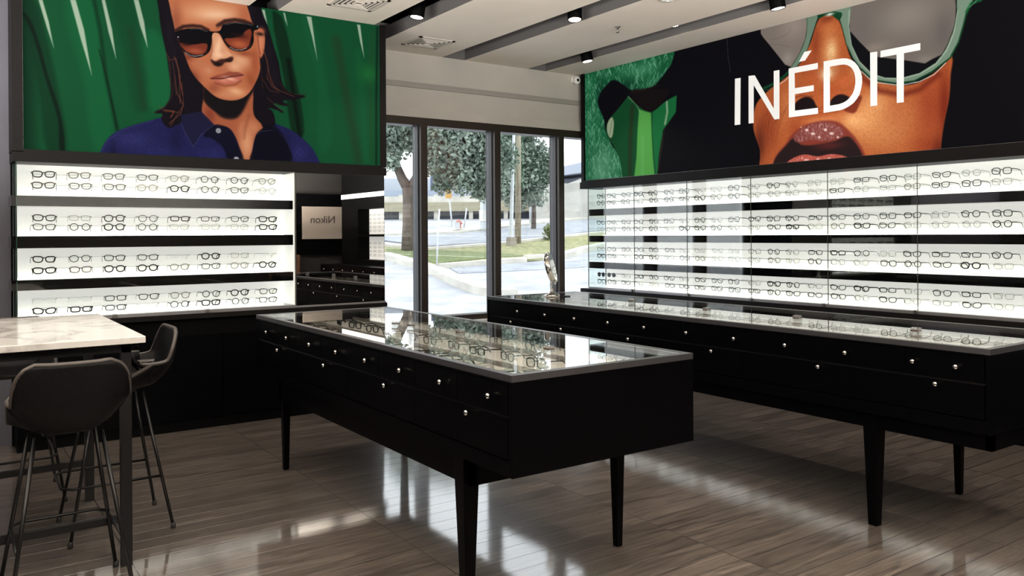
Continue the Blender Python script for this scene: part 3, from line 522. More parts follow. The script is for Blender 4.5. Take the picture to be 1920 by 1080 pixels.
def paint(ops,u0,u1,z0,z1,step,bgc):
    nu=int((u1-u0)/step)+1; nz_=int((z1-z0)/step)+1
    us=np.linspace(u0,u1,nu); zs=np.linspace(z0,z1,nz_); U,Zg=np.meshgrid(us,zs); img=np.empty((nz_,nu,3)); img[:]=bgc; masks={}
    du=us[1]-us[0]; dz=zs[1]-zs[0]; g=np.random.default_rng(3)
    def win(a,b,c,d):
        i0=max(0,int((a-u0)/du)); i1=min(nu,int((b-u0)/du)+2); j0=max(0,int((c-z0)/dz)); j1=min(nz_,int((d-z0)/dz)+2); return i0,i1,j0,j1
    def segd(X,Y,P,W=None,closed=True):
        d=np.full(X.shape,1e9); ins=np.zeros(X.shape,bool); n=len(P)
        for i in range(n if closed else n-1):
            ax,ay=P[i]; bx,by=P[(i+1)%n]; ex,ey=bx-ax,by-ay; L=ex*ex+ey*ey+1e-9
            t=np.clip(((X-ax)*ex+(Y-ay)*ey)/L,0,1); dd=np.hypot(X-ax-t*ex,Y-ay-t*ey)
            if W is not None: dd=dd-(W[i]+(W[i+1]-W[i])*t)
            d=np.minimum(d,dd)
            if closed and ey!=0:
                c=((ay>Y)!=(by>Y)); ins^=c&(X<(bx-ax)*(Y-ay)/(by-ay)+ax)
        return np.where(ins,-d,d) if closed else d
    def smooth(P):
        o=[]; n=len(P)
        for i in range(n):
            p0,p1,p2,p3=[np.array(P[(i+q)%n],float) for q in (-1,0,1,2)]; L=np.hypot(*(p2-p1)); m1=(p2-p0); m2=(p3-p1)
            m1=m1/(np.hypot(*m1)+1e-9)*L; m2=m2/(np.hypot(*m2)+1e-9)*L
            for t in (0,.25,.5,.75): o.append(tuple((2*t**3-3*t*t+1)*p1+(t**3-2*t*t+t)*m1+(-2*t**3+3*t*t)*p2+(t**3-t*t)*m2))
        return o
    def blend(w,cov,c):
        i0,i1,j0,j1=w; r=img[j0:j1,i0:i1]; r+=(np.array(c)-r)*cov[...,None]
    for k,v,c,bl,a,x,cl,st in ops:
        P=[(v[i],v[i+1]) for i in range(0,len(v),2)]
        if k in 'ps' :
            h=(max(x)/2 if k=='s' else 0)+bl+step*2; xs_=[q[0] for q in P]; ys_=[q[1] for q in P]
            wv=win(min(xs_)-h,max(xs_)+h,min(ys_)-h,max(ys_)+h); i0,i1,j0,j1=wv
            if i1<=i0 or j1<=j0: continue
            X,Y=U[j0:j1,i0:i1],Zg[j0:j1,i0:i1]
            if k=='p':
                if x: P=smooth(P)
                d=segd(X,Y,P)
            else:
                m=len(P); W=[x[0]/2+(x[1]-x[0])/2*i/(m-1) for i in range(m)]; d=segd(X,Y,P,W,False)
            b2=max(bl,step*.6); cov=np.clip(.5-d/(2*b2),0,1); cov=cov*cov*(3-2*cov)
            if st: M=np.zeros((nz_,nu)); M[j0:j1,i0:i1]=cov; masks[st]=M
            cov=cov*a
            if cl: cov=cov*masks[cl][j0:j1,i0:i1]
            blend(wv,cov,c)
        elif k=='e':
            (cx,cy),(ax,ay),(bx,by)=P; rx=math.hypot(ax-cx,ay-cy); ry=math.hypot(bx-cx,by-cy); q=max(rx,ry)*1.6
            wv=win(cx-q,cx+q,cy-q,cy+q); i0,i1,j0,j1=wv
            if i1<=i0 or j1<=j0: continue
            X,Y=U[j0:j1,i0:i1]-cx,Zg[j0:j1,i0:i1]-cy; an=R(x); Xr=X*math.cos(an)+Y*math.sin(an); Yr=-X*math.sin(an)+Y*math.cos(an)
            d2=(Xr/rx)**2+(Yr/ry)**2
            cov=(np.clip(1.25-np.sqrt(d2),0,1)*1.6).clip(0,1) if max(rx,ry)<30 else np.exp(-d2*1.3)
            cov=cov*a
            if cl: cov=cov*masks[cl][j0:j1,i0:i1]
            blend(wv,cov,c)
        elif k=='n':
            N=g.random((nz_,nu)); N=(N+np.roll(N,1,0)+np.roll(N,1,1))/3; N=np.clip((N-.45)*4,0,1)
            blend((0,nu,0,nz_),N*a*masks[cl],c)
        elif k=='k':
            L,wd=x[0]*1000,x[1]*1000; M=masks[cl]; jj,ii=np.where(M>.5); 
            for t in range(int(len(jj)/ (L*wd/step/step)*1.1)):
                q=g.integers(len(jj)); cx,cy=us[ii[q]],zs[jj[q]]; an=R(55 if (int(cx/wd/2.2)%2) else 118)+g.normal()*.18
                ex,ey=math.cos(an)*L/2,math.sin(an)*L/2; wv=win(cx-L/2-wd,cx+L/2+wd,cy-L/2-wd,cy+L/2+wd); i0,i1,j0,j1=wv
                X,Y=U[j0:j1,i0:i1],Zg[j0:j1,i0:i1]; d=segd(X,Y,[(cx-ex,cy-ey),(cx+ex,cy+ey)],[wd*.1,wd*.3],False)
                blend(wv,np.clip(.5-d/(wd*.5),0,1)*a*g.random()*masks[cl][j0:j1,i0:i1],c)
    return img,us,zs
def print_mesh(name,ops,u0,u1,z0,z1,step,bgc,fn,m,parent):
    img,us,zs=paint(ops,u0,u1,z0,z1,step,bgc); nz_,nu=img.shape[:2]
    co=np.zeros((nz_,nu,3)); X,Zg=np.meshgrid(us,zs); fn(co,X/1000,Zg/1000)
    me=bpy.data.meshes.new(name); me.vertices.add(nu*nz_); me.vertices.foreach_set('co',co.reshape(-1))
    idx=np.arange(nu*nz_).reshape(nz_,nu); q=np.stack([idx[:-1,:-1],idx[:-1,1:],idx[1:,1:],idx[1:,:-1]],-1).reshape(-1,4)
    nf=len(q); me.loops.add(nf*4); me.loops.foreach_set('vertex_index',q.reshape(-1).astype(np.int32))
    me.polygons.add(nf); me.polygons.foreach_set('loop_start',np.arange(nf,dtype=np.int32)*4); me.polygons.foreach_set('loop_total',np.full(nf,4,dtype=np.int32))
    me.update(); ca=me.color_attributes.new('print','FLOAT_COLOR','POINT')
    c=np.clip(img,0,255)/255; c=np.where(c<=.04045,c/12.92,((c+.055)/1.055)**2.4); ca.data.foreach_set('color',np.concatenate([c.reshape(-1,3),np.ones((nu*nz_,1))],1).reshape(-1).astype(np.float32))
    me.materials.append(m); o=bpy.data.objects.new(name,me); col.objects.link(o); o.parent=parent; return o
def print_mat(name,em):
    m=mat(name,rough=.7,spec=.04); n,l=nodes(m); b=n['Principled BSDF']; at=n.new('ShaderNodeAttribute'); at.attribute_name='print'
    mu=n.new('ShaderNodeMixRGB'); mu.blend_type='MULTIPLY'; mu.inputs[0].default_value=1; mu.inputs[2].default_value=(.25,.25,.25,1); l.new(at.outputs[0],mu.inputs[1]); l.new(mu.outputs[0],b.inputs['Base Color']); l.new(at.outputs[0],b.inputs['Emission Color']); b.inputs['Emission Strength'].default_value=em; return m
P1=print_mat('backlit print of a portrait',.66); P2=print_mat('backlit print of a close-up',.74)
def fl1(co,u,z): co[...,0]=u; co[...,1]=6.625; co[...,2]=z
def fl2(co,u,z): co[...,0]=6.155; co[...,1]=-u; co[...,2]=z
pr=tag(empty('lightbox_poster',(1.85,6.63,2.1)),'backlit photo print of long-haired person in sunglasses before green curtain, above left display','poster')
def at(o): return o.location
o=print_mesh('printed_panel',ART1,486,3205,2114,3354,4,(15,72,42),fl1,P1,pr); o.location=(-1.85,-6.63,-2.1); o['label']='green print of person in sunglasses and denim shirt'
pf=MB().box(.419,.486,6.60,6.9,2.10,3.355).box(3.205,3.257,6.60,6.9,2.10,3.355).box(.486,3.205,6.60,6.9,2.095,2.114).box(.486,3.205,6.635,6.9,2.114,3.355); pf.xform(Matrix.Translation((-1.85,-6.63,-2.1))).build('poster_frame',FRB,pr)
pf=MB().box(.484,.4875,6.615,6.63,2.112,3.355).box(3.2035,3.207,6.615,6.63,2.112,3.355).box(.486,3.205,6.615,6.63,2.111,2.1145); pf.xform(Matrix.Translation((-1.85,-6.63,-2.1))).build('edge_trim',STEEL,pr)
pr=tag(empty('lightbox_banner',(6.16,4.5,2.1)),'long backlit banner of close-up faces in green sunglasses with large white lettering, above right display','poster')
o=print_mesh('printed_panel',ART2,-7322,-1600,2119,3354,4.2,(10,9,14),fl2,P2,pr); o.location=(-6.16,-4.5,-2.1); o['label']='print of faces in green sunglasses'
TM=Matrix.Translation((-6.16,-4.5,-2.1))
MB().box(6.13,6.4,7.322,7.37,2.10,3.355).box(6.13,6.4,1.56,1.60,2.10,3.355).box(6.13,6.4,1.6,7.322,2.10,2.118).box(6.165,6.4,1.6,7.322,2.118,3.355).xform(TM).build('banner_frame',FRB,pr)
MB().box(6.145,6.16,1.6,7.322,2.1175,2.1205).xform(TM).build('edge_trim',STEEL,pr)
LW=mat('white lettering',(150,149,147),.7,emit=.66,ec=(245,244,240))
def L3(k): v=LETTERS[k]; return [(6.1475,-a/1000,b/1000) for a,b in v]
mb=MB(); 
for k in ('I','N','E','acc','I2','T'): mb.poly(L3(k),(.004,0,0))
Do,Di=L3('Do'),L3('Di'); mb.poly(Do+[Do[0]]+[Di[0]]+Di[1:][::-1]+[Di[0]],(.004,0,0))
lt=MB(); lt.v=mb.v; lt.f=mb.f; lt.xform(TM); me=bpy.data.meshes.new('lettering'); me.from_pydata(lt.v,[],lt.f); me.materials.append(LW)
lo=bpy.data.objects.new('lettering',me); col.objects.link(lo); lo.parent=pr; lo['label']='white capital letters'
# ---------------------------------------------------------------- display cases
def case(name,label,conv,u0,u1,bands,bays,depth,ledge,top,divs,bracket_u,endg,cat='display case',header=True,ledge_over=(.0,.0)):
    """u runs along the wall, d is depth behind the front plane; conv(u0,u1,d0,d1,z0,z1)->box"""
    o0=conv((u0+u1)/2,(u0+u1)/2,0,0,ledge[0],ledge[0]); base=(o0[0],o0[2],o0[4])
    root=tag(empty(name,base),label,cat)
    def pt(nm,b,m,bev=0):
        q=conv(*b); return box(nm,(q[0]-base[0],q[1]-base[0],q[2]-base[1],q[3]-base[1],q[4]-base[2],q[5]-base[2]),m,root,bev)
    pt('back_panel',(u0,u1,depth,depth+.01,ledge[1],top[0]),PANEL)
    pt('header_fascia',(u0-ledge_over[0],u1+ledge_over[1],-.03,depth+.02,top[0],top[1]),FRB)
    pt('bottom_ledge',(u0-ledge_over[0],u1+ledge_over[1],-.03,depth+.01,ledge[0],ledge[1]),FRB)
    pt('ledge_channel',(u0,u1,-.006,.05,ledge[1],ledge[1]+.022),ALU)
    for a,b_ in bands: pt('shelf_band',(u0-.03,u1+(.0 if endg!='both' else .03),.004,depth,a,b_),GLOSSBLK)
    for a,b_ in bays: 
        if a<ledge[1]+.1: a+=.022
        pt('light_strip',(u0+.01,u1-.01,depth-.045,depth-.033,a+.001,a+.005),STRIP)
    uu=[u0]+divs+[u1]
    for a,b_ in zip(uu[:-1],uu[1:]): pt('glass_door',(a+.002,b_-.002,-.008,-.003,ledge[1]+.02,top[0]),GDOOR)
    for d_ in divs: pt('door_edge',(d_-.0017,d_+.0017,-.010,-.002,ledge[1]+.02,top[0]),mat('dark glass edge',(62,66,64),.2))
    for u_ in bracket_u:
        h=pt('hinge',(u_-.014,u_+.014,-.03,.0,ledge[1]+.003,ledge[1]+.03),STEEL,.003)
    return root,pt
lb=[(1.72,1.793),(1.425,1.51),(1.13,1.203)]; lbay=[(.912,1.13),(1.203,1.425),(1.51,1.72),(1.793,2.028)]
convL=lambda a,b,d0,d1,z0,z1:(a,b,6.63+d0,6.63+d1,z0,z1)
rl,pL=case('glass_display_case','glass-fronted lit wall case with four bays of eyeglasses, under the green portrait poster',convL,.443,2.44,lb,lbay,.27,(.868,.905),(2.028,2.095),[],[1.06,1.72],'left',ledge_over=(.02,.817))
pL('side_panel',(2.425,2.44,.0,.27,.905,2.028),WHITEP); pL('door_edge',(2.43,2.437,-.010,-.002,.92,2.028),mat('dark glass edge',(62,66,64),.2)); pL('end_glass',(.443,.449,0,.27,.905,2.028),GEDGE)
pL('back_panel_side',(2.415,2.425,.0,.27,.93,2.02),PANEL)
rb=[(1.709,1.783),(1.409,1.481),(1.108,1.180)]; rbay=[(.871,1.108),(1.180,1.409),(1.481,1.709),(1.783,2.024)]
convR=lambda a,b,d0,d1,z0,z1:(6.16+d0,6.16+d1,a,b,z0,z1)
rr,pR=case('glass_display_case','long glass-fronted lit wall case full of eyeglasses, under the lettered banner',convR,1.6,7.276,rb,rbay,.26,(.822,.871),(2.024,2.10),[1.62+.0,2.615,3.388,4.162,4.961,5.752,6.514],[6.55,5.74,4.96,4.2,3.4,2.6],'r',ledge_over=(0,.12))
pR('end_glass',(7.270,7.276,0,.26,.871,2.024),clear('end glass',(248,253,251)))
pR('door_edge',(7.272,7.278,-.010,-.002,.89,2.024),mat('dark glass edge',(62,66,64),.2)); pR('door_edge',(7.272,7.278,.25,.26,.89,2.024),mat('dark glass edge',(62,66,64),.2))
# base cabinets
def cabinet(name,label,b,axis,n,kick=True):
    x0,x1,y0,y1,z0,z1=b; cx,cy=(x0+x1)/2,(y0+y1)/2; root=tag(empty(name,(cx,cy,0)),label,'cabinet')
    box('body',(x0-cx,x1-cx,y0-cy,y1-cy,.0,z1),BLKM,root)
    for i in range(n):
        if axis=='y': 
            a=x0+(x1-x0)*i/n-cx; c=x0+(x1-x0)*(i+1)/n-cx; d=box('door',(a+.003,c-.003,y0-cy-.018,y0-cy,.09,z1-.13),BLK,root)
            k=MB().lathe([(.004,0),(.004,-.012),(.009,-.016),(.010,-.022),(.006,-.027)],12,axis='y').build('knob',BLKM,d,True); k.location=((c-a)*.4*(1 if i%2==0 else -1),-.009,(z1-.22)/2-.05)
        else:
            a=y0+(y1-y0)*i/n-cy; c=y0+(y1-y0)*(i+1)/n-cy; d=box('door',(x0-cx-.018,x0-cx,a+.003,c-.003,.09,z1-.03),BLK,root)
            k=MB().lathe([(.004,0),(.004,-.012),(.009,-.016),(.010,-.022),(.006,-.027)],12,axis='x').build('knob',BLKM,d,True); k.location=(-.009,(c-a)*.4*(1 if i%2==0 else -1),(z1-.12)/2-.05)
    return root
cabinet('base_cabinet','black floor cabinet with flush doors below the left display case and mirror',(.443,3.24,6.66,6.90,0,.866),'y',4)
cabinet('base_cabinet','black floor cabinet behind the rear counter, below the long right display case',(6.20,6.44,1.6,7.3,0,.82),'x',8)
# wall mirror
mr=tag(empty('wall_mirror',(2.85,6.64,.905)),'frameless rectangular wall mirror between the left display case and the window','mirror')
box('mirror_glass',(-.405,.40,-.002,.004,0,1.123),MIRROR,mr); box('backing_board',(-.41,.405,.004,.26,0,1.123),BLKM,mr)
box('bottom_channel',(-.41,.41,-.012,.004,-.001,.012),ALU,mr)
# ---------------------------------------------------------------- display tables
KNOB=MB().lathe([(.0045,0),(.0045,-.010),(.010,-.014),(.0125,-.020),(.010,-.026),(.004,-.029)],14,axis='x')
def table(label,x0,x1,y0,y1,ku,kl,loY,inset=.35,az=.462):
    cx,cy=(x0+x1)/2,(y0+y1)/2; t=tag(empty('display_counter',(cx,cy,0)),label,'display table')
    X=lambda v:v-cx; Y=lambda v:v-cy
    m=MB(); m.box(X(x0)+.02,X(x1),Y(y0)+.02,Y(y1)-.02,.582,.60); m.box(X(x1)-.02,X(x1),Y(y0)+.02,Y(y1)-.02,.6,.94)
    m.box(X(x0)+.02,X(x1)-.02,Y(y0)+.02,Y(y1)-.02,.60,.885); m.box(X(x0),X(x0)+.02,Y(y0)+.02,Y(y1)-.02,.582,.642); m.box(X(x0)+.001,X(x0)+.02,Y(y0)+.02,Y(y1)-.02,.935,.944)
    m.box(X(x0)+.02,X(x0)+.028,Y(y0)+.02,Y(y1)-.02,.885,.94)
    m.build('case_body',BLK,t)
    for a in (y0,y1-.02): box('end_panel',(X(x0),X(x1),Y(a),Y(a)+.02,.582,.944),BLK,t,.001)
    m=MB(); W=.034
    m.box(X(x0),X(x1),Y(y0),Y(y0)+W,.944,.97).box(X(x0),X(x1),Y(y1)-W,Y(y1),.944,.97).box(X(x0),X(x0)+W,Y(y0)+W,Y(y1)-W,.944,.97).box(X(x1)-W,X(x1),Y(y0)+W,Y(y1)-W,.944,.97)
    m.build('top_rim',RIM,t)
    box('glass_top',(X(x0)+W+.004,X(x1)-W-.004,Y(y0)+W+.004,Y(y1)-W-.004,.962,.969),GTOP,t)
    box('tray_liner',(X(x0)+.03,X(x1)-.022,Y(y0)+.022,Y(y1)-.022,.885,.894),TRAY,t)
    for f_ in (.36,.70): box('tray_divider',(X(x0)+(x1-x0)*f_,X(x0)+(x1-x0)*f_+.012,Y(y0)+.03,Y(y1)-.03,.894,.915),mat('tray divider',(120,116,110),.6),t)
    n_=len(ku); L=(y1-y0-.05)
    for i in range(n_):
        a=Y(y0)+.025+L*i/n_; d=box('drawer',(X(x0)+.001,X(x0)+.02,a+.0012,a+L/n_-.0012,.813,.932),BLK,t)
        k=KNOB.build('knob',CHROME,d,True); k.location=(-.0095,ku[i]-cy-(a+L/n_/2),.876-.8725)
    n_=len(kl)
    for i in range(n_):
        a=Y(y0)+.025+L*i/n_; d=box('drawer',(X(x0)+.001,X(x0)+.02,a+.0015,a+L/n_-.0015,.648,.804),BLK,t)
        k=KNOB.build('knob',CHROME,d,True); k.location=(-.0095,kl[i]-cy-(a+L/n_/2),.783-.726)
    box('shadow_gap_rail',(X(x0)+.012,X(x0)+.02,Y(y0)+.02,Y(y1)-.02,.804,.813),mat('rail',(26,25,26),.3),t)
    m=MB(); ax0,ax1,ay0,ay1=X(x0)+.035,X(x1)-.035,Y(y0)+inset,Y(y1)-.35
    m.box(ax0,ax0+.03,ay0,ay1,az,.582).box(ax1-.03,ax1,ay0,ay1,az,.582).box(ax0,ax1,ay0,ay0+.03,az,.582).box(ax0,ax1,ay1-.03,ay1,az,.582)
    m.build('apron_frame',BLK,t)
    for lx,s1 in ((ax0+.03,1),(ax1-.03,-1)):
        for ly,s2 in ((loY[0],1),(loY[1],-1)):
            big=(s1==1 and s2==1); o=MB().taper((0,0),.046 if big else .032,(0,0),.082 if big else .056,0,.582).build('leg',BLK,t,bevel=.002); o.location=(lx,Y(ly)+0,0)
    return t
table('black display table with glass top and chrome knobs, nearer one, mid floor',1.76,2.74,2.53,5.55,[2.666,3.04,3.413,3.787,4.154,4.538,4.915,5.292],[2.827,3.574,4.326,5.08],(2.96,5.17))
table('longer black glass-topped display table carrying the chrome mirror, below the right case',3.87,4.85,1.80,5.925,[1.945,2.15,2.51,2.88,3.238,3.614,3.99,4.352,4.723,5.081,5.45],[2.04,2.671,3.411,4.146,4.883,5.545],(2.40,5.5),.01,.502)
# ---------------------------------------------------------------- eyeglasses
def rim_pts(kind,s,n=22):
    a,b_,e_={'rect':(.0262,.0158,3.6),'wayfarer':(.0265,.0185,2.9),'round':(.0232,.0215,2.0),'square':(.0255,.0205,3.0),'cat':(.0268,.0185,2.5),'pantos':(.0245,.0205,2.3),'rimless':(.0262,.0165,3.0)}[kind]
    out=[]
    for i in range(n):
        t=2*PI*i/n; c_,s_=math.cos(t),math.sin(t); x=a*math.copysign(abs(c_)**(2/e_),c_); z=b_*math.copysign(abs(s_)**(2/e_),s_)
        if kind in('wayfarer','cat'): x*=1+.10*(z/b_); z+= (.0035 if kind=='cat' else .0015)*(x/a)*(1 if z>0 else .3)
        if kind=='pantos': x*=1+.07*(z/b_)
        out.append((s*(x+.0345),-.004*((x/a)*.0),z))
    return out
FRM={'black':mat('black acetate',(4,4,5),.4,spec=.2),'dark tortoise':mat('dark tortoise acetate',(38,24,18),.22),'brown':mat('brown acetate',(78,44,30),.25),'charcoal':mat('charcoal acetate',(42,44,50),.25),
 'clear':mat('pale translucent acetate',(168,164,152),.2),'grey metal':mat('grey metal wire',(96,92,88),.3,metal=.7),'blue-grey':mat('blue-grey acetate',(74,84,98),.25),'silver':mat('silver wire',(170,168,162),.3,metal=.6)}
LENS=clear('clear lens',(248,249,248),0,1.25); SUNL=clear('sun lens',(70,72,76),0,1.4)
PROTO={}
def glasses(kind,tone,thick,sun=False):
    key=(kind,tone,thick,sun)
    if key in PROTO: return PROTO[key]
    r={1:.0014,2:.0028,3:.0040}[thick]; m=FRM[tone]; root=empty('eyeglasses',(0,0,-50))
    mb=MB()
    for s in (-1,1):
        P=rim_pts(kind,s)
        if kind!='rimless': mb.tube(P,r,5,True,1,(0,1,0))
        mb.tube([(s*.058,0,.009),(s*.0655,.002,.0115),(s*.0685,.008,.0115)],max(r,.0018),5)
    mb.tube([(-.0115,0,.006),(-.005,-.001,.0095),(.005,-.001,.0095),(.0115,0,.006)],max(r*.9,.0012),5)
    mb.build('front_frame',m,root,True)
    for s in (-1,1):
        MB().tube([(s*.0685,.006,.0115),(s*.0690,.05,.0105),(s*.0685,.095,.007),(s*.067,.118,-.004),(s*.066,.132,-.026)],[max(r,.0016)]*3+[max(r,.0018)]*2,5,False,.55).build('temple',m,root,True)
        P=rim_pts(kind,s,18); lm=MB(); lm.v=[(x,y+.0003,z) for x,y,z in P]; lm.f=[tuple(range(18))]
        lm.v+=[(x,y+.0018,z) for x,y,z in P]; lm.f.append(tuple(range(18,36))); lm.build('lens',SUNL if sun else LENS,root)
    PROTO[key]=[root,tree_of(root),False]; return PROTO[key]
def place(spec,loc,rz,label,group,tilt=0,scale=1.06,rx=0):
    p=glasses(*spec)
    if not p[2]: o=p[0]; p[2]=True
    else: o=copy_tree(p[0],None,p[1])
    o.location=loc; o.rotation_euler=(rx,tilt,rz); o.scale=(scale,)*3; tag(o,label,'eyeglasses',group); return o
W='wayfarer'
SH={'W':(W,'black',3),'w':(W,'charcoal',2),'B':(W,'brown',2),'T':(W,'dark tortoise',2),'D':(W,'dark tortoise',3),'c':('pantos','clear',2),'C':(W,'clear',1),'R':('pantos','black',3),'r':('round','black',2),'q':('round','grey metal',1),'o':('round','dark tortoise',2),
 'K':('rect','black',3),'k':('rect','black',2),'g':('rect','charcoal',1),'b':('pantos','blue-grey',2),'x':('rimless','silver',1),'A':('cat','black',3),'a':('cat','dark tortoise',2),'S':('square','black',2),'s':('square','charcoal',1),'m':('square','clear',1)}
LEFT=['WBTwcrrc','DwTcRoTq','WgRbKkTW','wrRrCCmW','DbwwxRCx','WBRRcwcR','xxkTcrRT','AKkxrWoT']
LZ=[1.952,1.873,1.64,1.575,1.344,1.264,1.044,.974]
BAYN=['top','second','third','bottom']
for j,row in enumerate(LEFT):
    for i,ch in enumerate(row):
        sp=SH[ch]; x=.622+.2305*i+random.uniform(-.004,.004)
        nm='%s %s eyeglasses, %s from left, %s row of %s bay, left case'%('black' if sp[1]=='black' else sp[1],{'wayfarer':'squarish','pantos':'rounded','rimless':'rimless','rect':'rectangular','cat':'winged','square':'square','round':'round'}[sp[0]] if sp[0]!='rimless' else 'rimless',ORD[i],'upper' if j%2==0 else 'lower',BAYN[j//2])
        place(sp,(x,6.735,LZ[j]),random.uniform(-.16,.02),nm,'eyeglasses in the left wall case',random.uniform(-.02,.02),1.12)
RY=[7.175,7.0,6.76,6.56,6.33,6.1,5.89,5.68,5.46,5.25,5.01,4.79,4.59,4.36,4.14,3.92,3.69,3.49,3.26,3.04,2.82,2.6]
RZ=[1.935,1.858,1.632,1.555,1.328,1.25,1.034,.957]
keys='WwTcrRoKkgSsamqRrSkTws'; rnd=random.Random(21)
RIGHT=['.']*8
for j in range(8):
    for i,y in enumerate(RY):
        ch=rnd.choice('WwTDcrRroSSKkgssamqqCAmbrsSk'); sp=SH[ch]
        if i>=17 and j in (4,): sp=(sp[0],'black',2)
        if i in (7,8) and j in (0,4): sp=(sp[0],'clear',1)
        if i==20 and j>=5: sp=(sp[0],'clear',1)
        if sp[2]==3: sp=(sp[0],sp[1],3 if rnd.random()<.4 else 2)
        sn=(j==6 and i<2)
        if sn: sp=(sp[0],'black',2)
        nm='%s %s %s, %s from window, %s row of %s bay, long right case'%(sp[1],{'wayfarer':'squarish','pantos':'rounded','rimless':'rimless','rect':'rectangular','cat':'winged','square':'square','round':'round'}[sp[0]],'sunglasses' if sn else 'eyeglasses',ORD[i],'upper' if j%2==0 else 'lower',BAYN[j//2])
        place((sp[0],sp[1],sp[2],sn),(6.260,y+rnd.uniform(-.006,.006),RZ[j]),-PI/2+rnd.uniform(-.06,.10),nm,'eyeglasses in the right wall case',rnd.uniform(-.02,.02),1.10)
# clear pegs that carry each row (one moulded rail per row)
def pegs(pt,us,dep,z,front):
    q=pt('peg_rail',(us[0]-.05,us[-1]+.05,dep-.006,dep,z+.004,z+.009),ACRY); return q
for z in LZ:
    pL('peg_rail',(.56,2.30,.258,.27,z+.007,z+.011),ACRY)
for z in RZ: pR('peg_rail',(2.5,7.25,.248,.26,z+.007,z+.011),ACRY)
# table glasses lying on the trays
rnd=random.Random(5); tl=[]
for r_,(x,n_,nmr) in enumerate(((1.90,15,'drawer-side row'),(2.20,12,'middle row'),(2.50,9,'far row'))):
    for i in range(n_):
        y=2.72+i*(2.7/(n_-1)) if n_>1 else 4
        sp=SH[rnd.choice('WwTrRoKSaRcDW')]; sun=rnd.random()<.25
        place((sp[0],sp[1],sp[2],sun),(x+rnd.uniform(-.01,.01),y+rnd.uniform(-.02,.02),.9225),-PI/2+rnd.uniform(-.25,.25),'%s %s inside nearer table, %s from camera end, %s'%(sp[1],'sunglasses' if sun else 'eyeglasses',ORD[i],nmr),'eyewear in the nearer display table',0,1.0)
for i in range(14):
    sp=SH[rnd.choice('WwTrRoKSaRcDW')]; place(sp,(4.62+rnd.uniform(-.02,.02),2.1+i*.27,.9225),-PI/2+rnd.uniform(-.2,.2),'%s eyeglasses under glass of longer table, %s from camera end'%(sp[1],ORD[i]),'eyewear in the longer display table',0,1.0)
# ---------------------------------------------------------------- small things on the tables
def block(x,y,lab,tall=0):
    b_=tag(empty('acrylic_block',(x,y,.97)),lab,'holder'); box('block',(-.016,.016,-.024,.024,0,.03),ACRY,b_,.002); box('dark_band',(-.0165,.0165,-.020,.020,.011,.019),mat('brown band',(60,44,36),.4),b_)
    if tall: 
        m=MB(); m.poly([(-.004,-.02,.03),(-.004,.02,.03),(-.004,.026,.075),(-.004,.006,.095),(-.004,-.01,.07)],(.008,0,0)); m.build('upright',ACRY,b_)
block(2.19,4.33,'clear acrylic block with brown band near mirror end of nearer table, beside upright one'); block(2.215,4.19,'clear acrylic holder with tall upright on the nearer table',1)
block(2.265,3.73,'small acrylic block with brown band, midway along the nearer table'); block(2.253,2.944,'small acrylic block with brown band, toward camera end of nearer table')
block(4.36,4.645,'acrylic block on longer table, closest to the chrome mirror'); block(4.244,3.794,'acrylic block on longer table, second from the chrome mirror'); block(4.252,3.087,'acrylic block on longer table, third from the chrome mirror'); block(4.192,2.32,'acrylic block on longer table, furthest from the chrome mirror')
cm=tag(empty('table_mirror',(4.285,5.55,.971)),'round chrome vanity mirror on a stand, on far end of the longer table','mirror')
MB().lathe([(.066,0),(.066,.012),(.060,.018),(.030,.026),(.020,.040),(.010,.055),(.008,.09)],32).build('base',CHROME,cm,True)
MB().tube([(0,0,.085),(-.004,.003,.12)],.006).build('stem',CHROME,cm,True)
u=Vector((.80,-.60,.0)).normalized(); n0=(u*.95+Vector((-.61,-.79,0))*.17+Vector((0,0,.26))).normalized(); sd=n0.cross(Vector((0,0,1))).normalized(); upv=sd.cross(n0).normalized()*-1
if upv.z<0: upv=-upv
ctr=Vector((-.008,.006,.245)); Mx=Matrix((sd,upv,n0)).transposed().to_4x4()
q=MB().lathe([(.122,-.024),(.132,-.02),(.134,0),(.132,.02),(.122,.024),(.118,.012)],40); q.xform(Matrix.Translation(ctr)@Mx).build('mirror_ring',CHROME,cm,True)
for s_,nm in ((.02,'mirror_face'),): MB().lathe([(.12,0),(.12,.002)],40).xform(Matrix.Translation(ctr+n0*s_)@Mx).build(nm,MIRROR,cm)
arc=[ctr+sd*math.cos(a)*.145+upv*math.sin(a)*.145 for a in [PI+PI*i/14 for i in range(15)]]; arc=[Vector((p.x,p.y,max(p.z,.105))) for p in arc]
MB().tube(arc,.0045,8).build('fork',CHROME,cm,True)
tag(MB().lathe([(.035,0),(.035,.006)],24).build('coaster',BLKM),'small flat black disc lying beside the chrome mirror','coaster').location=(4.379,5.472,.97)
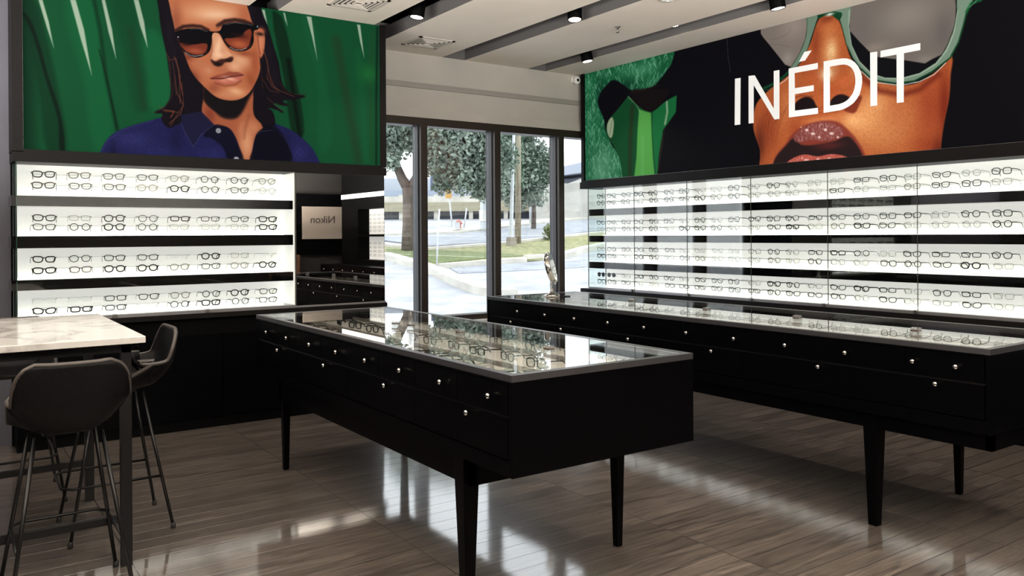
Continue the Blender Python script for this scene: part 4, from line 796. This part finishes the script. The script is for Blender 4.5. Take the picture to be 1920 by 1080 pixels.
# ---------------------------------------------------------------- marble table and stools
mt=tag(empty('bar_table',(-.05,4.68,0)),'counter-height table with white marble top and black metal frame, at left','table')
box('marble_top',(-.83,.82,-.67,.676,1.02,1.05),MARBLE,mt,.003)
m=MB().box(-.78,.77,-.6,-.56,.975,1.02).box(-.78,.77,.53,.57,.975,1.02).box(-.78,-.74,-.6,.57,.975,1.02).box(.73,.77,-.6,.57,.975,1.02).build('top_frame',LEGM,mt)
for x in (-.76,.75):
    for y in (-.575,.55): o=box('leg',(x-.0225,x+.0225,y-.0225,y+.0225,0,1.0),LEGM,mt)
for y in (-.575,.55): box('stretcher',(-.74,.73,y-.016,y+.016,.20,.232),LEGM,mt)
for x in (-.45,.0,.02): 
    if x!=.02: box('cross_bar',(x-.016,x+.016,-.56,.535,.203,.229),LEGM,mt)
def shell_pt(u,v):
    """u -1..1 across, v 0 front edge .. 1 top of back; local facing +y"""
    if v<.5: t=v/.5; y=.20-.36*t; z=.735-.018*math.sin(t*PI)
    else:
        t=(v-.5)/.5; an=t; y=-.16-.085*math.sin(min(1,t*1.6)*PI/2)-.03*t; z=.735+.275*(t**1.25)
    wdt=.205-.015*abs(v-.5)*2*(1 if v<.5 else .6)
    rc=1.0
    if v>.84: rc=1-.34*(1-math.sqrt(max(0,1-((v-.84)/.16)**2)))
    if v<.14: rc=1-.4*(1-math.sqrt(max(0,1-((.14-v)/.14)**2)))
    x=u*wdt*rc; curl=abs(u)**3
    if v<.5: z+=curl*(.02+.11*max(0,(v-.12)/.38)); 
    else: z+=curl*.13*max(0,1-(v-.5)/.28); y+=curl*(.012+.16*(1-v))
    return Vector((x,y,z))
def stool(label,x,y,rz):
    t=tag(empty('bar_stool',(x,y,0),rz),label,'stool','leather shell stools at the marble table')
    nu,nv=25,48; m=MB(); top=[[shell_pt(-1+2*i/(nu-1),j/(nv-1)) for i in range(nu)] for j in range(nv)]
    def nrm(i,j):
        a=top[j][min(i+1,nu-1)]-top[j][max(i-1,0)]; b_=top[min(j+1,nv-1)][i]-top[max(j-1,0)][i]; return a.cross(b_).normalized()
    for sg in (0,1):
        for j in range(nv):
            for i in range(nu): m.v.append(tuple(top[j][i]+nrm(i,j)*(.018 if sg else 0)))
    for sg in (0,1):
        k=sg*nu*nv
        for j in range(nv-1):
            for i in range(nu-1): m.f.append((k+j*nu+i,k+j*nu+i+1,k+(j+1)*nu+i+1,k+(j+1)*nu+i))
    ring=[(0,i) for i in range(nu)]+[(j,nu-1) for j in range(1,nv)]+[(nv-1,i) for i in range(nu-2,-1,-1)]+[(j,0) for j in range(nv-2,0,-1)]
    for a in range(len(ring)):
        j1,i1=ring[a]; j2,i2=ring[(a+1)%len(ring)]; m.f.append((j1*nu+i1,j2*nu+i2,nu*nv+j2*nu+i2,nu*nv+j1*nu+i1))
    m.build('seat_shell',LEATHER,t,True)
    MB().tube([top[j][i]+nrm(i,j)*.009 for j,i in ring],.0105,6,True).build('edge_piping',PIPING,t,True)
    MB().box(-.09,.09,-.09,.09,.70,.714).build('seat_plate',LEGM,t)
    ft={}
    for sx in (-1,1):
        for sy in (-1,1):
            a=(sx*.12,sy*.11,.705); b_=(sx*.225,sy*.235,.012); ft[(sx,sy)]=(Vector(a),Vector(b_))
            lg=MB().tube([a,b_],.0085,8).build('leg',LEGM,t,True); MB().lathe([(.0095,0),(.013,.002),(.012,.02),(.010,.03)],12,(b_[0],b_[1],0)).build('foot_cap',RUBBER,lg,True)
    def on_leg(k,z): a,b_=ft[k]; f_=(z-a.z)/(b_.z-a.z); return a+(b_-a)*f_
    P=[on_leg((-1,-1),.27),on_leg((-1,1),.27)+Vector((-.0,.03,0)),on_leg((-1,1),.27)+Vector((.04,.075,0)),on_leg((1,1),.27)+Vector((-.04,.075,0)),on_leg((1,1),.27)+Vector((0,.03,0)),on_leg((1,-1),.27)]
    MB().tube(P,.007,8).build('footrest',LEGM,t,True)
    return t
stool('black leather shell stool at near side of marble table, its back to the viewer',.43,3.87,0)
stool('black leather shell stool at right end of marble table, backrest showing beside the top',.75,4.70,PI/2)
stool('black leather shell stool on far side of marble table, mostly hidden under the top',.36,5.52,PI)
# ---------------------------------------------------------------- ceiling fittings
def spot(x,y,label,power=70,drop=.035,tilt=(0,0),z=None):
    s_=tag(empty('ceiling_spotlight',(x,y,3.62)),label,'spotlight','black cylinder spotlights in the ceiling slots'); zb=(H-drop) if z is None else z
    h=MB().lathe([(.02,0),(.062,-.004),(.062,-.15),(.056,-.155),(.054,-.15),(.05,-.12)],28); 
    hh=h.build('housing',BLKM,s_,True); hh.location=(0,0,zb+.155-3.62); hh.rotation_euler=(tilt[0],tilt[1],0)
    ln=MB().lathe([(.052,-.145),(.052,-.149)],28).build('lamp_lens',mat('lit lamp lens',(255,246,232),.4,emit=14,ec=(255,240,220)),hh)
    MB().tube([(0,0,0),(0,0,3.62-zb-.155)],.012,8).build('stem',BLKM,hh,True)
    box('mounting_box',(-.05,.05,-.09,.09,-.05,0),BLKM,s_)
    ld=bpy.data.lights.new('lamp_light','SPOT'); ld.energy=power; ld.spot_size=R(92); ld.spot_blend=.7; ld.shadow_soft_size=.05; ld.color=(1,.90,.80)
    lo=bpy.data.objects.new('lamp_light',ld); col.objects.link(lo); lo.parent=hh; lo.location=(0,0,-.157); return s_
SP=105
spot(3.32,6.10,'black cylinder ceiling spotlight nearest the portrait poster corner',SP,tilt=(.0,.15))
spot(4.47,5.45,'black cylinder ceiling spotlight in the middle slot, shining toward the viewer',SP,tilt=(-.14,.1))
spot(5.55,6.60,'black cylinder ceiling spotlight above the green end of the banner',SP,tilt=(-.16,-.1),drop=.06)
spot(5.55,4.22,'black cylinder ceiling spotlight above banner lens, at top edge of the view',SP,tilt=(-.1,-.12),drop=.05)
spot(5.53,5.33,'black spotlight tucked up in the slot, only its lower tip showing',SP*.5,z=3.40)
for x,y in ((3.32,3.9),(4.47,3.1),(5.55,1.9),(3.32,1.5),(4.47,.8),(2.18,4.6),(2.18,2.2),(1.06,5.6),(1.06,3.2)):  # unseen extra spots, added for more light
    spot(x,y,'black cylinder ceiling spotlight added out of view to light the shop floor',SP)
def vent(x,y,label,a=.19):
    v=tag(empty('ceiling_vent',(x,y,H)),label,'air vent')
    MB().box(-a,a,-a,-a+.03,-.008,0).box(-a,a,a-.03,a,-.008,0).box(-a,-a+.03,-a,a,-.008,0).box(a-.03,a,-a,a,-.008,0).build('frame',mat('vent paint',(190,184,176),.6),v)
    box('duct_opening',(-a+.03,a-.03,-a+.03,a-.03,-.004,-.001),mat('duct dark',(40,38,38),.8),v)
    for k in range(4):
        q=a-.055-k*.034; m=MB()
        for (x0,x1,y0,y1) in ((-q,q,-q-.008,-q),(-q,q,q,q+.008),(-q-.008,-q,-q,q),(q,q+.008,-q,q)): m.box(x0,x1,y0,y1,-.012-.002*k,-.004)
        m.build('louvre_ring',mat('vent paint'),v)
vent(3.88,6.95,'square white ceiling air diffuser between slots near the window'); vent(2.75,6.05,'square white ceiling air diffuser at the top edge above the portrait poster')
s_=tag(empty('sprinkler_head',(4.997,5.487,H)),'small metal fire sprinkler head under a ceiling panel','sprinkler')
MB().lathe([(.024,0),(.022,-.006),(.008,-.008),(.008,-.022)],16).build('escutcheon',STEEL,s_,True); MB().tube([(-.012,0,-.02),(-.014,0,-.038),(0,0,-.05),(.014,0,-.038),(.012,0,-.02)],.003,6).build('yoke',STEEL,s_,True); MB().lathe([(.016,-.05),(.016,-.053)],14).build('deflector',STEEL,s_)
s_=tag(empty('smoke_detector',(4.72,4.6,H)),'round white smoke detector disc on ceiling at top edge','detector'); MB().lathe([(.055,0),(.053,-.018),(.04,-.026)],24).build('housing',WHITEP,s_,True); MB().lathe([(.012,-.026),(.011,-.03)],16).build('sensor_cap',WHITEP,s_,True)
s_=tag(empty('security_camera',(6.085,7.44,3.30)),'small white dome security camera high in the corner by the banner','camera')
MB().lathe([(.045,.01),(.045,-.015),(.03,-.02)],24,axis='y').build('mount',WHITEP,s_,True); MB().lathe([(.004,.04),(.03,.035),(.042,.01),(.042,-.02),(.03,-.045),(.004,-.055)],24,(0,-.055,-.01)).build('dome',WHITEP,s_,True); MB().lathe([(.018,0),(.016,-.006)],20,(-.015,-.095,-.02),'y').build('lens',mat('camera lens',(12,12,14),.1),s_,True)
# ---------------------------------------------------------------- far end of the shop, seen in the mirror
s_=tag(empty('wall_unit',(6.16,.2,0)),'tall black wall unit with a white light line and lit shelves, seen in the mirror','wall unit')
m=MB().box(.0,.28,-1.28,1.36,1.97,H).box(0,.28,-1.28,-.56,0,1.97).box(.0,.28,-.56,1.36,0,1.07).build('casing',BLKM,s_)
box('light_line',(-.01,.01,-1.28,1.36,2.17,2.25),mat('light line',(250,248,240),.5,emit=1.2),s_)
box('lit_back',(.22,.25,-.56,1.36,1.07,1.97),PANEL,s_); box('shelf',(.0,.22,-.56,1.36,1.48,1.52),BLKM,s_)
s_=tag(empty('counter',(5.95,.1,0)),'low black drawer counter at the far end, seen in the mirror','counter'); box('body',(-.2,.2,-1.2,1.45,0,.98),BLK,s_)
for k in range(6):
    kn=KNOB.build('knob',CHROME,s_,True); kn.location=(-.2,-1.0+k*.42,.9)
m=MB(); 
for zr in [1.15+.07*k for k in range(4)]+[1.58+.07*k for k in range(5)]:
    for k in range(9):
        k0=len(m.v)
        for s2 in (-1,1): m.tube([(x,y,z) for x,y,z in rim_pts('wayfarer',s2,10)],.002,4,True,1,(0,1,0))
        m.xform(Matrix.Translation((6.32,-.2+k*.19,zr))@Matrix.Rotation(-PI/2,4,'Z'),k0)
tag(m.build('eyeglasses',FRM['black']),'rows of dark eyeglasses on the shelves seen in the mirror','eyeglasses',kind='stuff')
s_=tag(empty('wall_sign',(5.97,YB+.05,1.74)),'pale lit sign panel in a black surround, seen reversed in the mirror','sign')
box('surround',(-.62,.75,-.05,.0,-.6,.55),BLKM,s_); box('sign_panel',(-.40,.42,.0,.02,-.30,.31),mat('sign face',(150,138,126),.5,emit=.12,ec=(220,205,190)),s_)
tcv=bpy.data.curves.new('lettering','FONT'); tcv.body='Nikon'; tcv.size=.2; tcv.extrude=.002; tcv.align_x='CENTER'; to=bpy.data.objects.new('lettering',tcv); col.objects.link(to); to.parent=s_; to.location=(0,.024,.0); to.rotation_euler=(PI/2,0,PI); me=bpy.data.meshes.new_from_object(to); bpy.data.objects.remove(to); me.materials.append(mat('sign letter',(60,54,50),.5)); to=bpy.data.objects.new('sign_lettering',me); col.objects.link(to); to.parent=s_; to.location=(0,.024,0); to.rotation_euler=(PI/2,0,PI)
s_=tag(empty('bench',(5.3,-1.25,0)),'brown padded bench at the far end of the shop, seen in the mirror','bench'); box('seat',(-.4,.35,-.25,.2,.0,.78),mat('brown upholstery',(92,62,42),.6),s_,.02); box('back',(-.4,.2,-.3,-.2,.78,1.15),mat('brown upholstery'),s_,.02)
# ---------------------------------------------------------------- outdoors
ASPH=noise_mat('weathered asphalt',(158,160,166),(184,186,190),1.5,.85,bump=.1); ROADM=noise_mat('road asphalt',(146,150,158),(166,170,176),2,.85); CONC=noise_mat('pale concrete',(186,182,172),(206,202,192),2,.85); GRASS=noise_mat('dry grass',(118,122,84),(166,162,118),7,.95,bump=.5); GRASSG=noise_mat('green grass',(84,102,62),(128,134,88),9,.95,bump=.5); CWALL=noise_mat('retaining wall concrete',(168,166,160),(190,188,182),1.2,.9)
SUN=None
ground=MB(); 
def gz(x,y):
    D=.5722*x+.8201*y; return max(0,.095*(D-16))
gx=np.linspace(-16,70,44); gy=np.linspace(7.7,75,40); k=0
for y in gy:
    for x in gx: ground.v.append((x,y,gz(x,y)-.02))
for j in range(39):
    for i in range(43): ground.f.append((j*44+i,j*44+i+1,(j+1)*44+i+1,(j+1)*44+i))
struct(ground.build('parking_ground',ASPH))
def strip(name,pts,m,h,lift=0): 
    """a filled outline on the sloping ground, with thickness h"""
    mb=MB(); P=[(x,y,gz(x,y)+lift) for x,y in pts]; return struct(mb.poly(P,(0,0,h)).build(name,m))
def kerb(name,pts,wd,h,m):
    mb=MB(); Ls=[];Rs=[]
    for i,(x,y) in enumerate(pts):
        a=pts[max(0,i-1)]; b_=pts[min(len(pts)-1,i+1)]; t=Vector((b_[0]-a[0],b_[1]-a[1])).normalized(); nrm_=Vector((-t.y,t.x))*wd/2; Ls.append((x+nrm_.x,y+nrm_.y)); Rs.append((x-nrm_.x,y-nrm_.y))
    for i in range(len(pts)-1):
        q=[Ls[i],Ls[i+1],Rs[i+1],Rs[i]]; k=len(mb.v); mb.v+=[(x,y,gz(x,y)-.05) for x,y in q]+[(x,y,gz(x,y)+h) for x,y in q]
        mb.f+=[tuple(k+v for v in f_) for f_ in ((3,2,1,0),(4,5,6,7),(0,1,5,4),(1,2,6,5),(2,3,7,6),(3,0,4,7))]
    return struct(mb.build(name,m))
strip('road',[(10.720,28.877),(13.234,26.885),(13.614,24.355),(15.894,24.083),(19.034,24.530),(21.112,25.101),(27.232,25.080),(34.803,32.045),(25.178,29.929),(18.793,28.508),(16.551,27.892),(14.231,28.907),(11.299,30.436)],ROADM,.03)
strip('grass_verge',[(8.847,23.841),(10.993,22.339),(11.121,19.431),(12.734,19.302),(13.850,19.181),(14.793,19.071),(16.758,19.930),(25.269,23.274),(26.816,24.697),(19.857,23.610),(18.070,23.289),(15.054,22.811),(12.847,22.985),(12.150,24.687),(9.836,26.502)],GRASS,.06)
strip('grass_verge',[(11.110,22.578),(11.371,19.925),(13.194,19.996),(14.286,19.784),(13.910,21.080),(12.775,22.857),(11.805,23.987)],GRASSG,.08)
kerb('kerb',[(9.087,24.488),(10.993,22.339),(10.798,19.950),(10.516,18.375),(10.094,16.607),(9.888,15.426),(9.955,14.679),(10.263,14.617)],.34,.16,CONC)
kerb('kerb',[(11.121,19.431),(12.734,19.302),(13.850,19.181)],.2,.12,CONC)
kerb('kerb',[(13.992,19.378),(14.870,19.170),(15.358,19.279),(16.947,20.154),(25.269,23.274)],.3,.14,CONC)
kerb('kerb',[(9.836,26.502),(12.294,24.979),(12.920,23.115),(15.143,22.946),(18.185,23.438),(19.989,23.767),(26.412,24.325)],.3,.13,CONC)
kerb('sidewalk',[(11.454,30.852),(14.329,29.106),(16.667,28.087),(19.073,28.932),(21.954,29.772),(25.826,30.699),(36.242,33.370)],1.2,.1,CONC)
kerb('wet_patch',[(11.281,18.911),(13.180,18.254),(14.322,17.933),(15.603,17.826)],1.3,.004,ROADM)
# street furniture
TRUNK=noise_mat('tree bark',(84,74,68),(112,100,92),5,.9,(1,1,.3),bump=.6); POLEW=noise_mat('weathered pole wood',(122,112,98),(158,148,132),6,.9,(3,3,.3)); METW=mat('pale galvanised metal',(196,200,204),.5); LEAFM=noise_mat('tree leaves',(74,90,78),(150,164,150),1.1,.6,contrast=(.3,.7)); LEAFR=noise_mat('reddish leaves',(84,70,60),(120,108,84),1.1,.6)
def crown(blobs,n,size,m,parent,seed):
    g=np.random.default_rng(seed); mb=MB(); tot=sum(b[3]**2 for b in blobs); V=[];Fs=[]
    for cx,cy,cz,r in blobs:
        k=int(n*r*r/tot); d=g.normal(size=(k,3)); d/=np.linalg.norm(d,axis=1)[:,None]; rad=1.12*r*(g.random(k)**.6); c=np.array([cx,cy,cz])+d*rad[:,None]*np.array([1,1,.85])
        a=g.normal(size=(k,3)); a/=np.linalg.norm(a,axis=1)[:,None]; b_=np.cross(a,g.normal(size=(k,3))); b_/=np.linalg.norm(b_,axis=1)[:,None]
        s1=size*(.6+.8*g.random(k))[:,None]; s2=s1*.5
        q=np.stack([c-a*s1,c-b_*s2,c+a*s1,c+b_*s2],1).reshape(-1,3); V.append(q)
    V=np.concatenate(V); nq=len(V)//4; me=bpy.data.meshes.new('foliage'); me.vertices.add(len(V)); me.vertices.foreach_set('co',V.reshape(-1)); me.loops.add(nq*4); me.loops.foreach_set('vertex_index',np.arange(nq*4,dtype=np.int32)); me.polygons.add(nq); me.polygons.foreach_set('loop_start',np.arange(nq,dtype=np.int32)*4); me.polygons.foreach_set('loop_total',np.full(nq,4,dtype=np.int32)); me.update(); me.materials.append(m)
    o=bpy.data.objects.new('foliage',me); col.objects.link(o); o.parent=parent; return o
def rel(base,P): return [tuple(Vector(p)-Vector(base)) for p in P]
def tree(label,base,trunk,branches,blobs,n,size,m,seed):
    t=tag(empty('street_tree',base),label,'tree'); bb=Vector(base)
    MB().tube([Vector(p)-bb for p in trunk[0]],trunk[1],10).build('trunk',TRUNK,t,True)
    for P,r in branches: MB().tube([Vector(p)-bb for p in P],r,8).build('branch',TRUNK,t,True)
    crown([tuple(Vector(c)-bb)+(r,) for c,r in blobs],n,size,m,t,seed); return t
tree('large street tree with forked reddish-brown trunk outside the leftmost pane',(12.181,23.205,0.944),([(12.181,23.205,0.944),(12.200,23.192,1.854),(12.218,23.179,2.664),(12.233,23.168,3.001)],[.22,.19,.20,.24]),
 [([(12.205,23.188,2.934),(12.041,23.302,3.289),(11.905,23.398,3.678),(11.825,23.454,4.218)],[.17,.15,.13,.08]),([(12.261,23.149,2.933),(12.429,23.032,3.371),(12.597,22.914,3.875),(12.766,22.797,4.380)],[.17,.14,.12,.07])],
 [((11.785,23.481,4.522),.75),((12.064,23.287,4.976),.8),((13.174,24.097,4.968),.85),((12.779,22.178,4.405),.8),((13.098,21.589,4.417),.9),((13.458,21.094,4.098),.88),((13.815,20.845,3.803),.8),((12.959,21.686,3.551),.6),((13.320,21.190,3.288),.7),((13.678,20.941,2.961),.55),((13.091,22.569,3.113),.35),((11.487,23.080,3.753),.32),((13.575,23.817,3.814),.5),((12.343,23.092,5.479),1.0),((12.987,22.032,5.396),1.0),((13.596,20.998,5.151),.95)],24000,.08,LEAFM,1)
tree('smaller street tree behind the utility pole, outside the third pane',(20.182,27.376,1.225),([(20.182,27.376,1.225),(20.206,27.360,2.372),(20.195,27.368,3.696)],[.12,.10,.08]),[([(20.190,27.371,2.813),(19.923,27.557,3.587)],[.06,.04])],
 [((18.908,27.046,5.563),0.94),((18.815,27.111,4.493),0.83),((19.343,26.742,4.810),0.89),((19.779,26.438,4.272),0.83),((19.338,26.746,3.740),0.89),((18.898,27.053,3.529),0.83),((20.128,26.194,3.841),0.41),((19.598,26.565,3.096),0.59),((20.132,26.192,4.483),0.35),((19.070,26.933,2.886),0.53),((19.349,26.738,5.881),0.83),((18.522,27.315,5.566),0.94)],13000,.085,LEAFM,2)
def pole(name,label,cat,pts,r,m,extra=None):
    b=Vector(pts[0]); t=tag(empty(name,b),label,cat); MB().tube([Vector(p)-b for p in pts],r,10).build('post',m,t,True); return t,b
t,b=pole('utility_pole','weathered wooden utility pole on the verge outside the third pane','pole',[(16.187,22.847,1.077),(16.223,22.823,5.128)],[.115,.09],POLEW); MB().tube([Vector((16.118,22.896,5.038))-b,Vector((16.639,22.532,4.943))-b],.05).build('cross_arm',POLEW,t); 
t,b=pole('lamp_post','pale metal lamp post on a square base, left of the utility pole','lamp post',[(15.608,22.398,1.089),(15.595,22.407,1.390),(15.667,22.357,3.975),(15.702,22.333,5.126)],[.075,.07,.055,.05],METW); MB().taper((0,0),.26,(0,0),.24,0,.32).build('base_box',mat('post base',(150,142,130),.8),t); MB().tube([Vector((15.701,22.333,5.073))-b,Vector((16.007,22.120,5.177))-b],.03).build('lamp_arm',METW,t)
t,b=pole('sign_post','thin white post beside the road far right of the lamp post','post',[(21.276,29.051,1.817),(21.272,29.054,4.760)],.065,METW); MB().lathe([(.09,0),(.08,.06)],12).build('base_plate',METW,t)
t,b=pole('sign_post','leaning white post with small orange sign, across the road','post',[(16.923,28.432,1.768),(16.825,28.500,3.138)],.035,METW); box('sign_plate',(-.13,.13,-.02,.02,-.22,.2),mat('orange sign',(206,160,90),.6),t).location=Vector((16.705,28.340,3.171))-b; MB().lathe([(.05,0),(.04,.05)],10).build('base_plate',METW,t)
t,b=pole('marker_post','leaning thin white post right of the red hydrant','post',[(17.309,28.162,1.765),(17.401,28.098,2.577)],.03,METW); MB().lathe([(.05,0),(.04,.05)],10).build('base_plate',METW,t)
t,b=pole('marker_post','tall thin white post at the kerb corner, second pane','post',[(10.191,17.886,0.685),(10.217,17.868,1.509),(10.253,17.843,2.147)],.022,METW); MB().lathe([(.05,0),(.04,.04)],10).build('base_plate',METW,t)
t=tag(empty('fire_hydrant',(17.133,28.285,1.766)),'small red fire hydrant across the road beside a white box','hydrant'); MB().lathe([(.13,0),(.1,.05),(.1,.2),(.12,.22),(.09,.30),(.02,.34)],16).build('barrel',mat('hydrant red',(190,110,96),.6),t,True); MB().tube([(-.15,0,.2),(.15,0,.2)],.04,8).build('side_caps',mat('hydrant red'),t,True)
t=tag(empty('utility_box',(16.787,27.916,1.742)),'small white utility box left of the red hydrant','box'); box('body',(-.12,.12,-.1,.1,0,.24),METW,t); box('lid',(-.13,.13,-.11,.11,.24,.26),METW,t)
t=tag(empty('kiosk_pillar',(17.958,27.709,1.738)),'white pillar with small cabinet beside the centre mullion','pillar'); MB().box(-.1,.1,-.1,.1,0,1.3).build('column',METW,t); MB().box(-.13,.13,-.13,.13,.3,.75).build('cabinet',mat('kiosk box',(212,210,206),.6),t)
t=tag(empty('shrub',(17.708,23.006,1.337)),'little green shrub on the far kerb','shrub'); MB().tube([(0,0,0),(0,0,.4)],.02,6).build('stem',TRUNK,t); crown([(0,0,.35,.22),(0,0,.15,.25)],350,.06,GRASSG,t,9)
# garage structure behind the road
NF=1
def gbox(root,base,name,px0,px1,py0,py1,D,dep,m):
    a=Vector(WP2(px0,py1,D)) if 0 else None
g=tag(empty('parking_structure',(20.767,34.285,1.667),-YAW),'long low concrete parking structure with dark openings beyond the road','building')
def gb(name,u0,u1,z0,z1,d0,d1,m): box(name,(u0,u1,d0,d1,z0,z1),m,g)
#u metres right of px 860 at depth 40 (1 m = 38.5 px), z above its base (base at py 434)
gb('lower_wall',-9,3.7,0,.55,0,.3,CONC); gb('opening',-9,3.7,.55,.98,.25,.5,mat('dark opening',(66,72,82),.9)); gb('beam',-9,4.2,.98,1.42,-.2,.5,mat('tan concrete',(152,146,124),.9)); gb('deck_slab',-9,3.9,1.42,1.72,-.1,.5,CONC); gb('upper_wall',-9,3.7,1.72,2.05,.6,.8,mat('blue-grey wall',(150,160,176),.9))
for k in range(7): gb('column',-8+k*1.7,-7.8+k*1.7,0,1.8,-.02,.3,CONC)
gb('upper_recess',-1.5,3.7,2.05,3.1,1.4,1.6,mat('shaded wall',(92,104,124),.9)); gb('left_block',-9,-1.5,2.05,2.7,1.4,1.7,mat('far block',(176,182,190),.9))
for k in range(16): gb('railing',-.6+k*.1,-.57+k*.1,1.72,2.0,.3,.33,METW)
w_=tag(empty('retaining_wall',(24.191,30.676,1.961),-YAW),'tall pale concrete retaining wall at the right end of the view outside','wall')
box('wall_face',(-1.3,9,0,.5,0,1.95),CWALL,w_); MB().poly([(.4,0,1.95),(2.6,0,2.75),(9,0,4),(9,0,1.95)],(0,.5,0)).build('sloping_parapet',CWALL,w_)
o_=tag(empty('overpass',(28.792,36.001,4.758),-YAW),'grey highway overpass deck rising above the concrete wall','bridge')
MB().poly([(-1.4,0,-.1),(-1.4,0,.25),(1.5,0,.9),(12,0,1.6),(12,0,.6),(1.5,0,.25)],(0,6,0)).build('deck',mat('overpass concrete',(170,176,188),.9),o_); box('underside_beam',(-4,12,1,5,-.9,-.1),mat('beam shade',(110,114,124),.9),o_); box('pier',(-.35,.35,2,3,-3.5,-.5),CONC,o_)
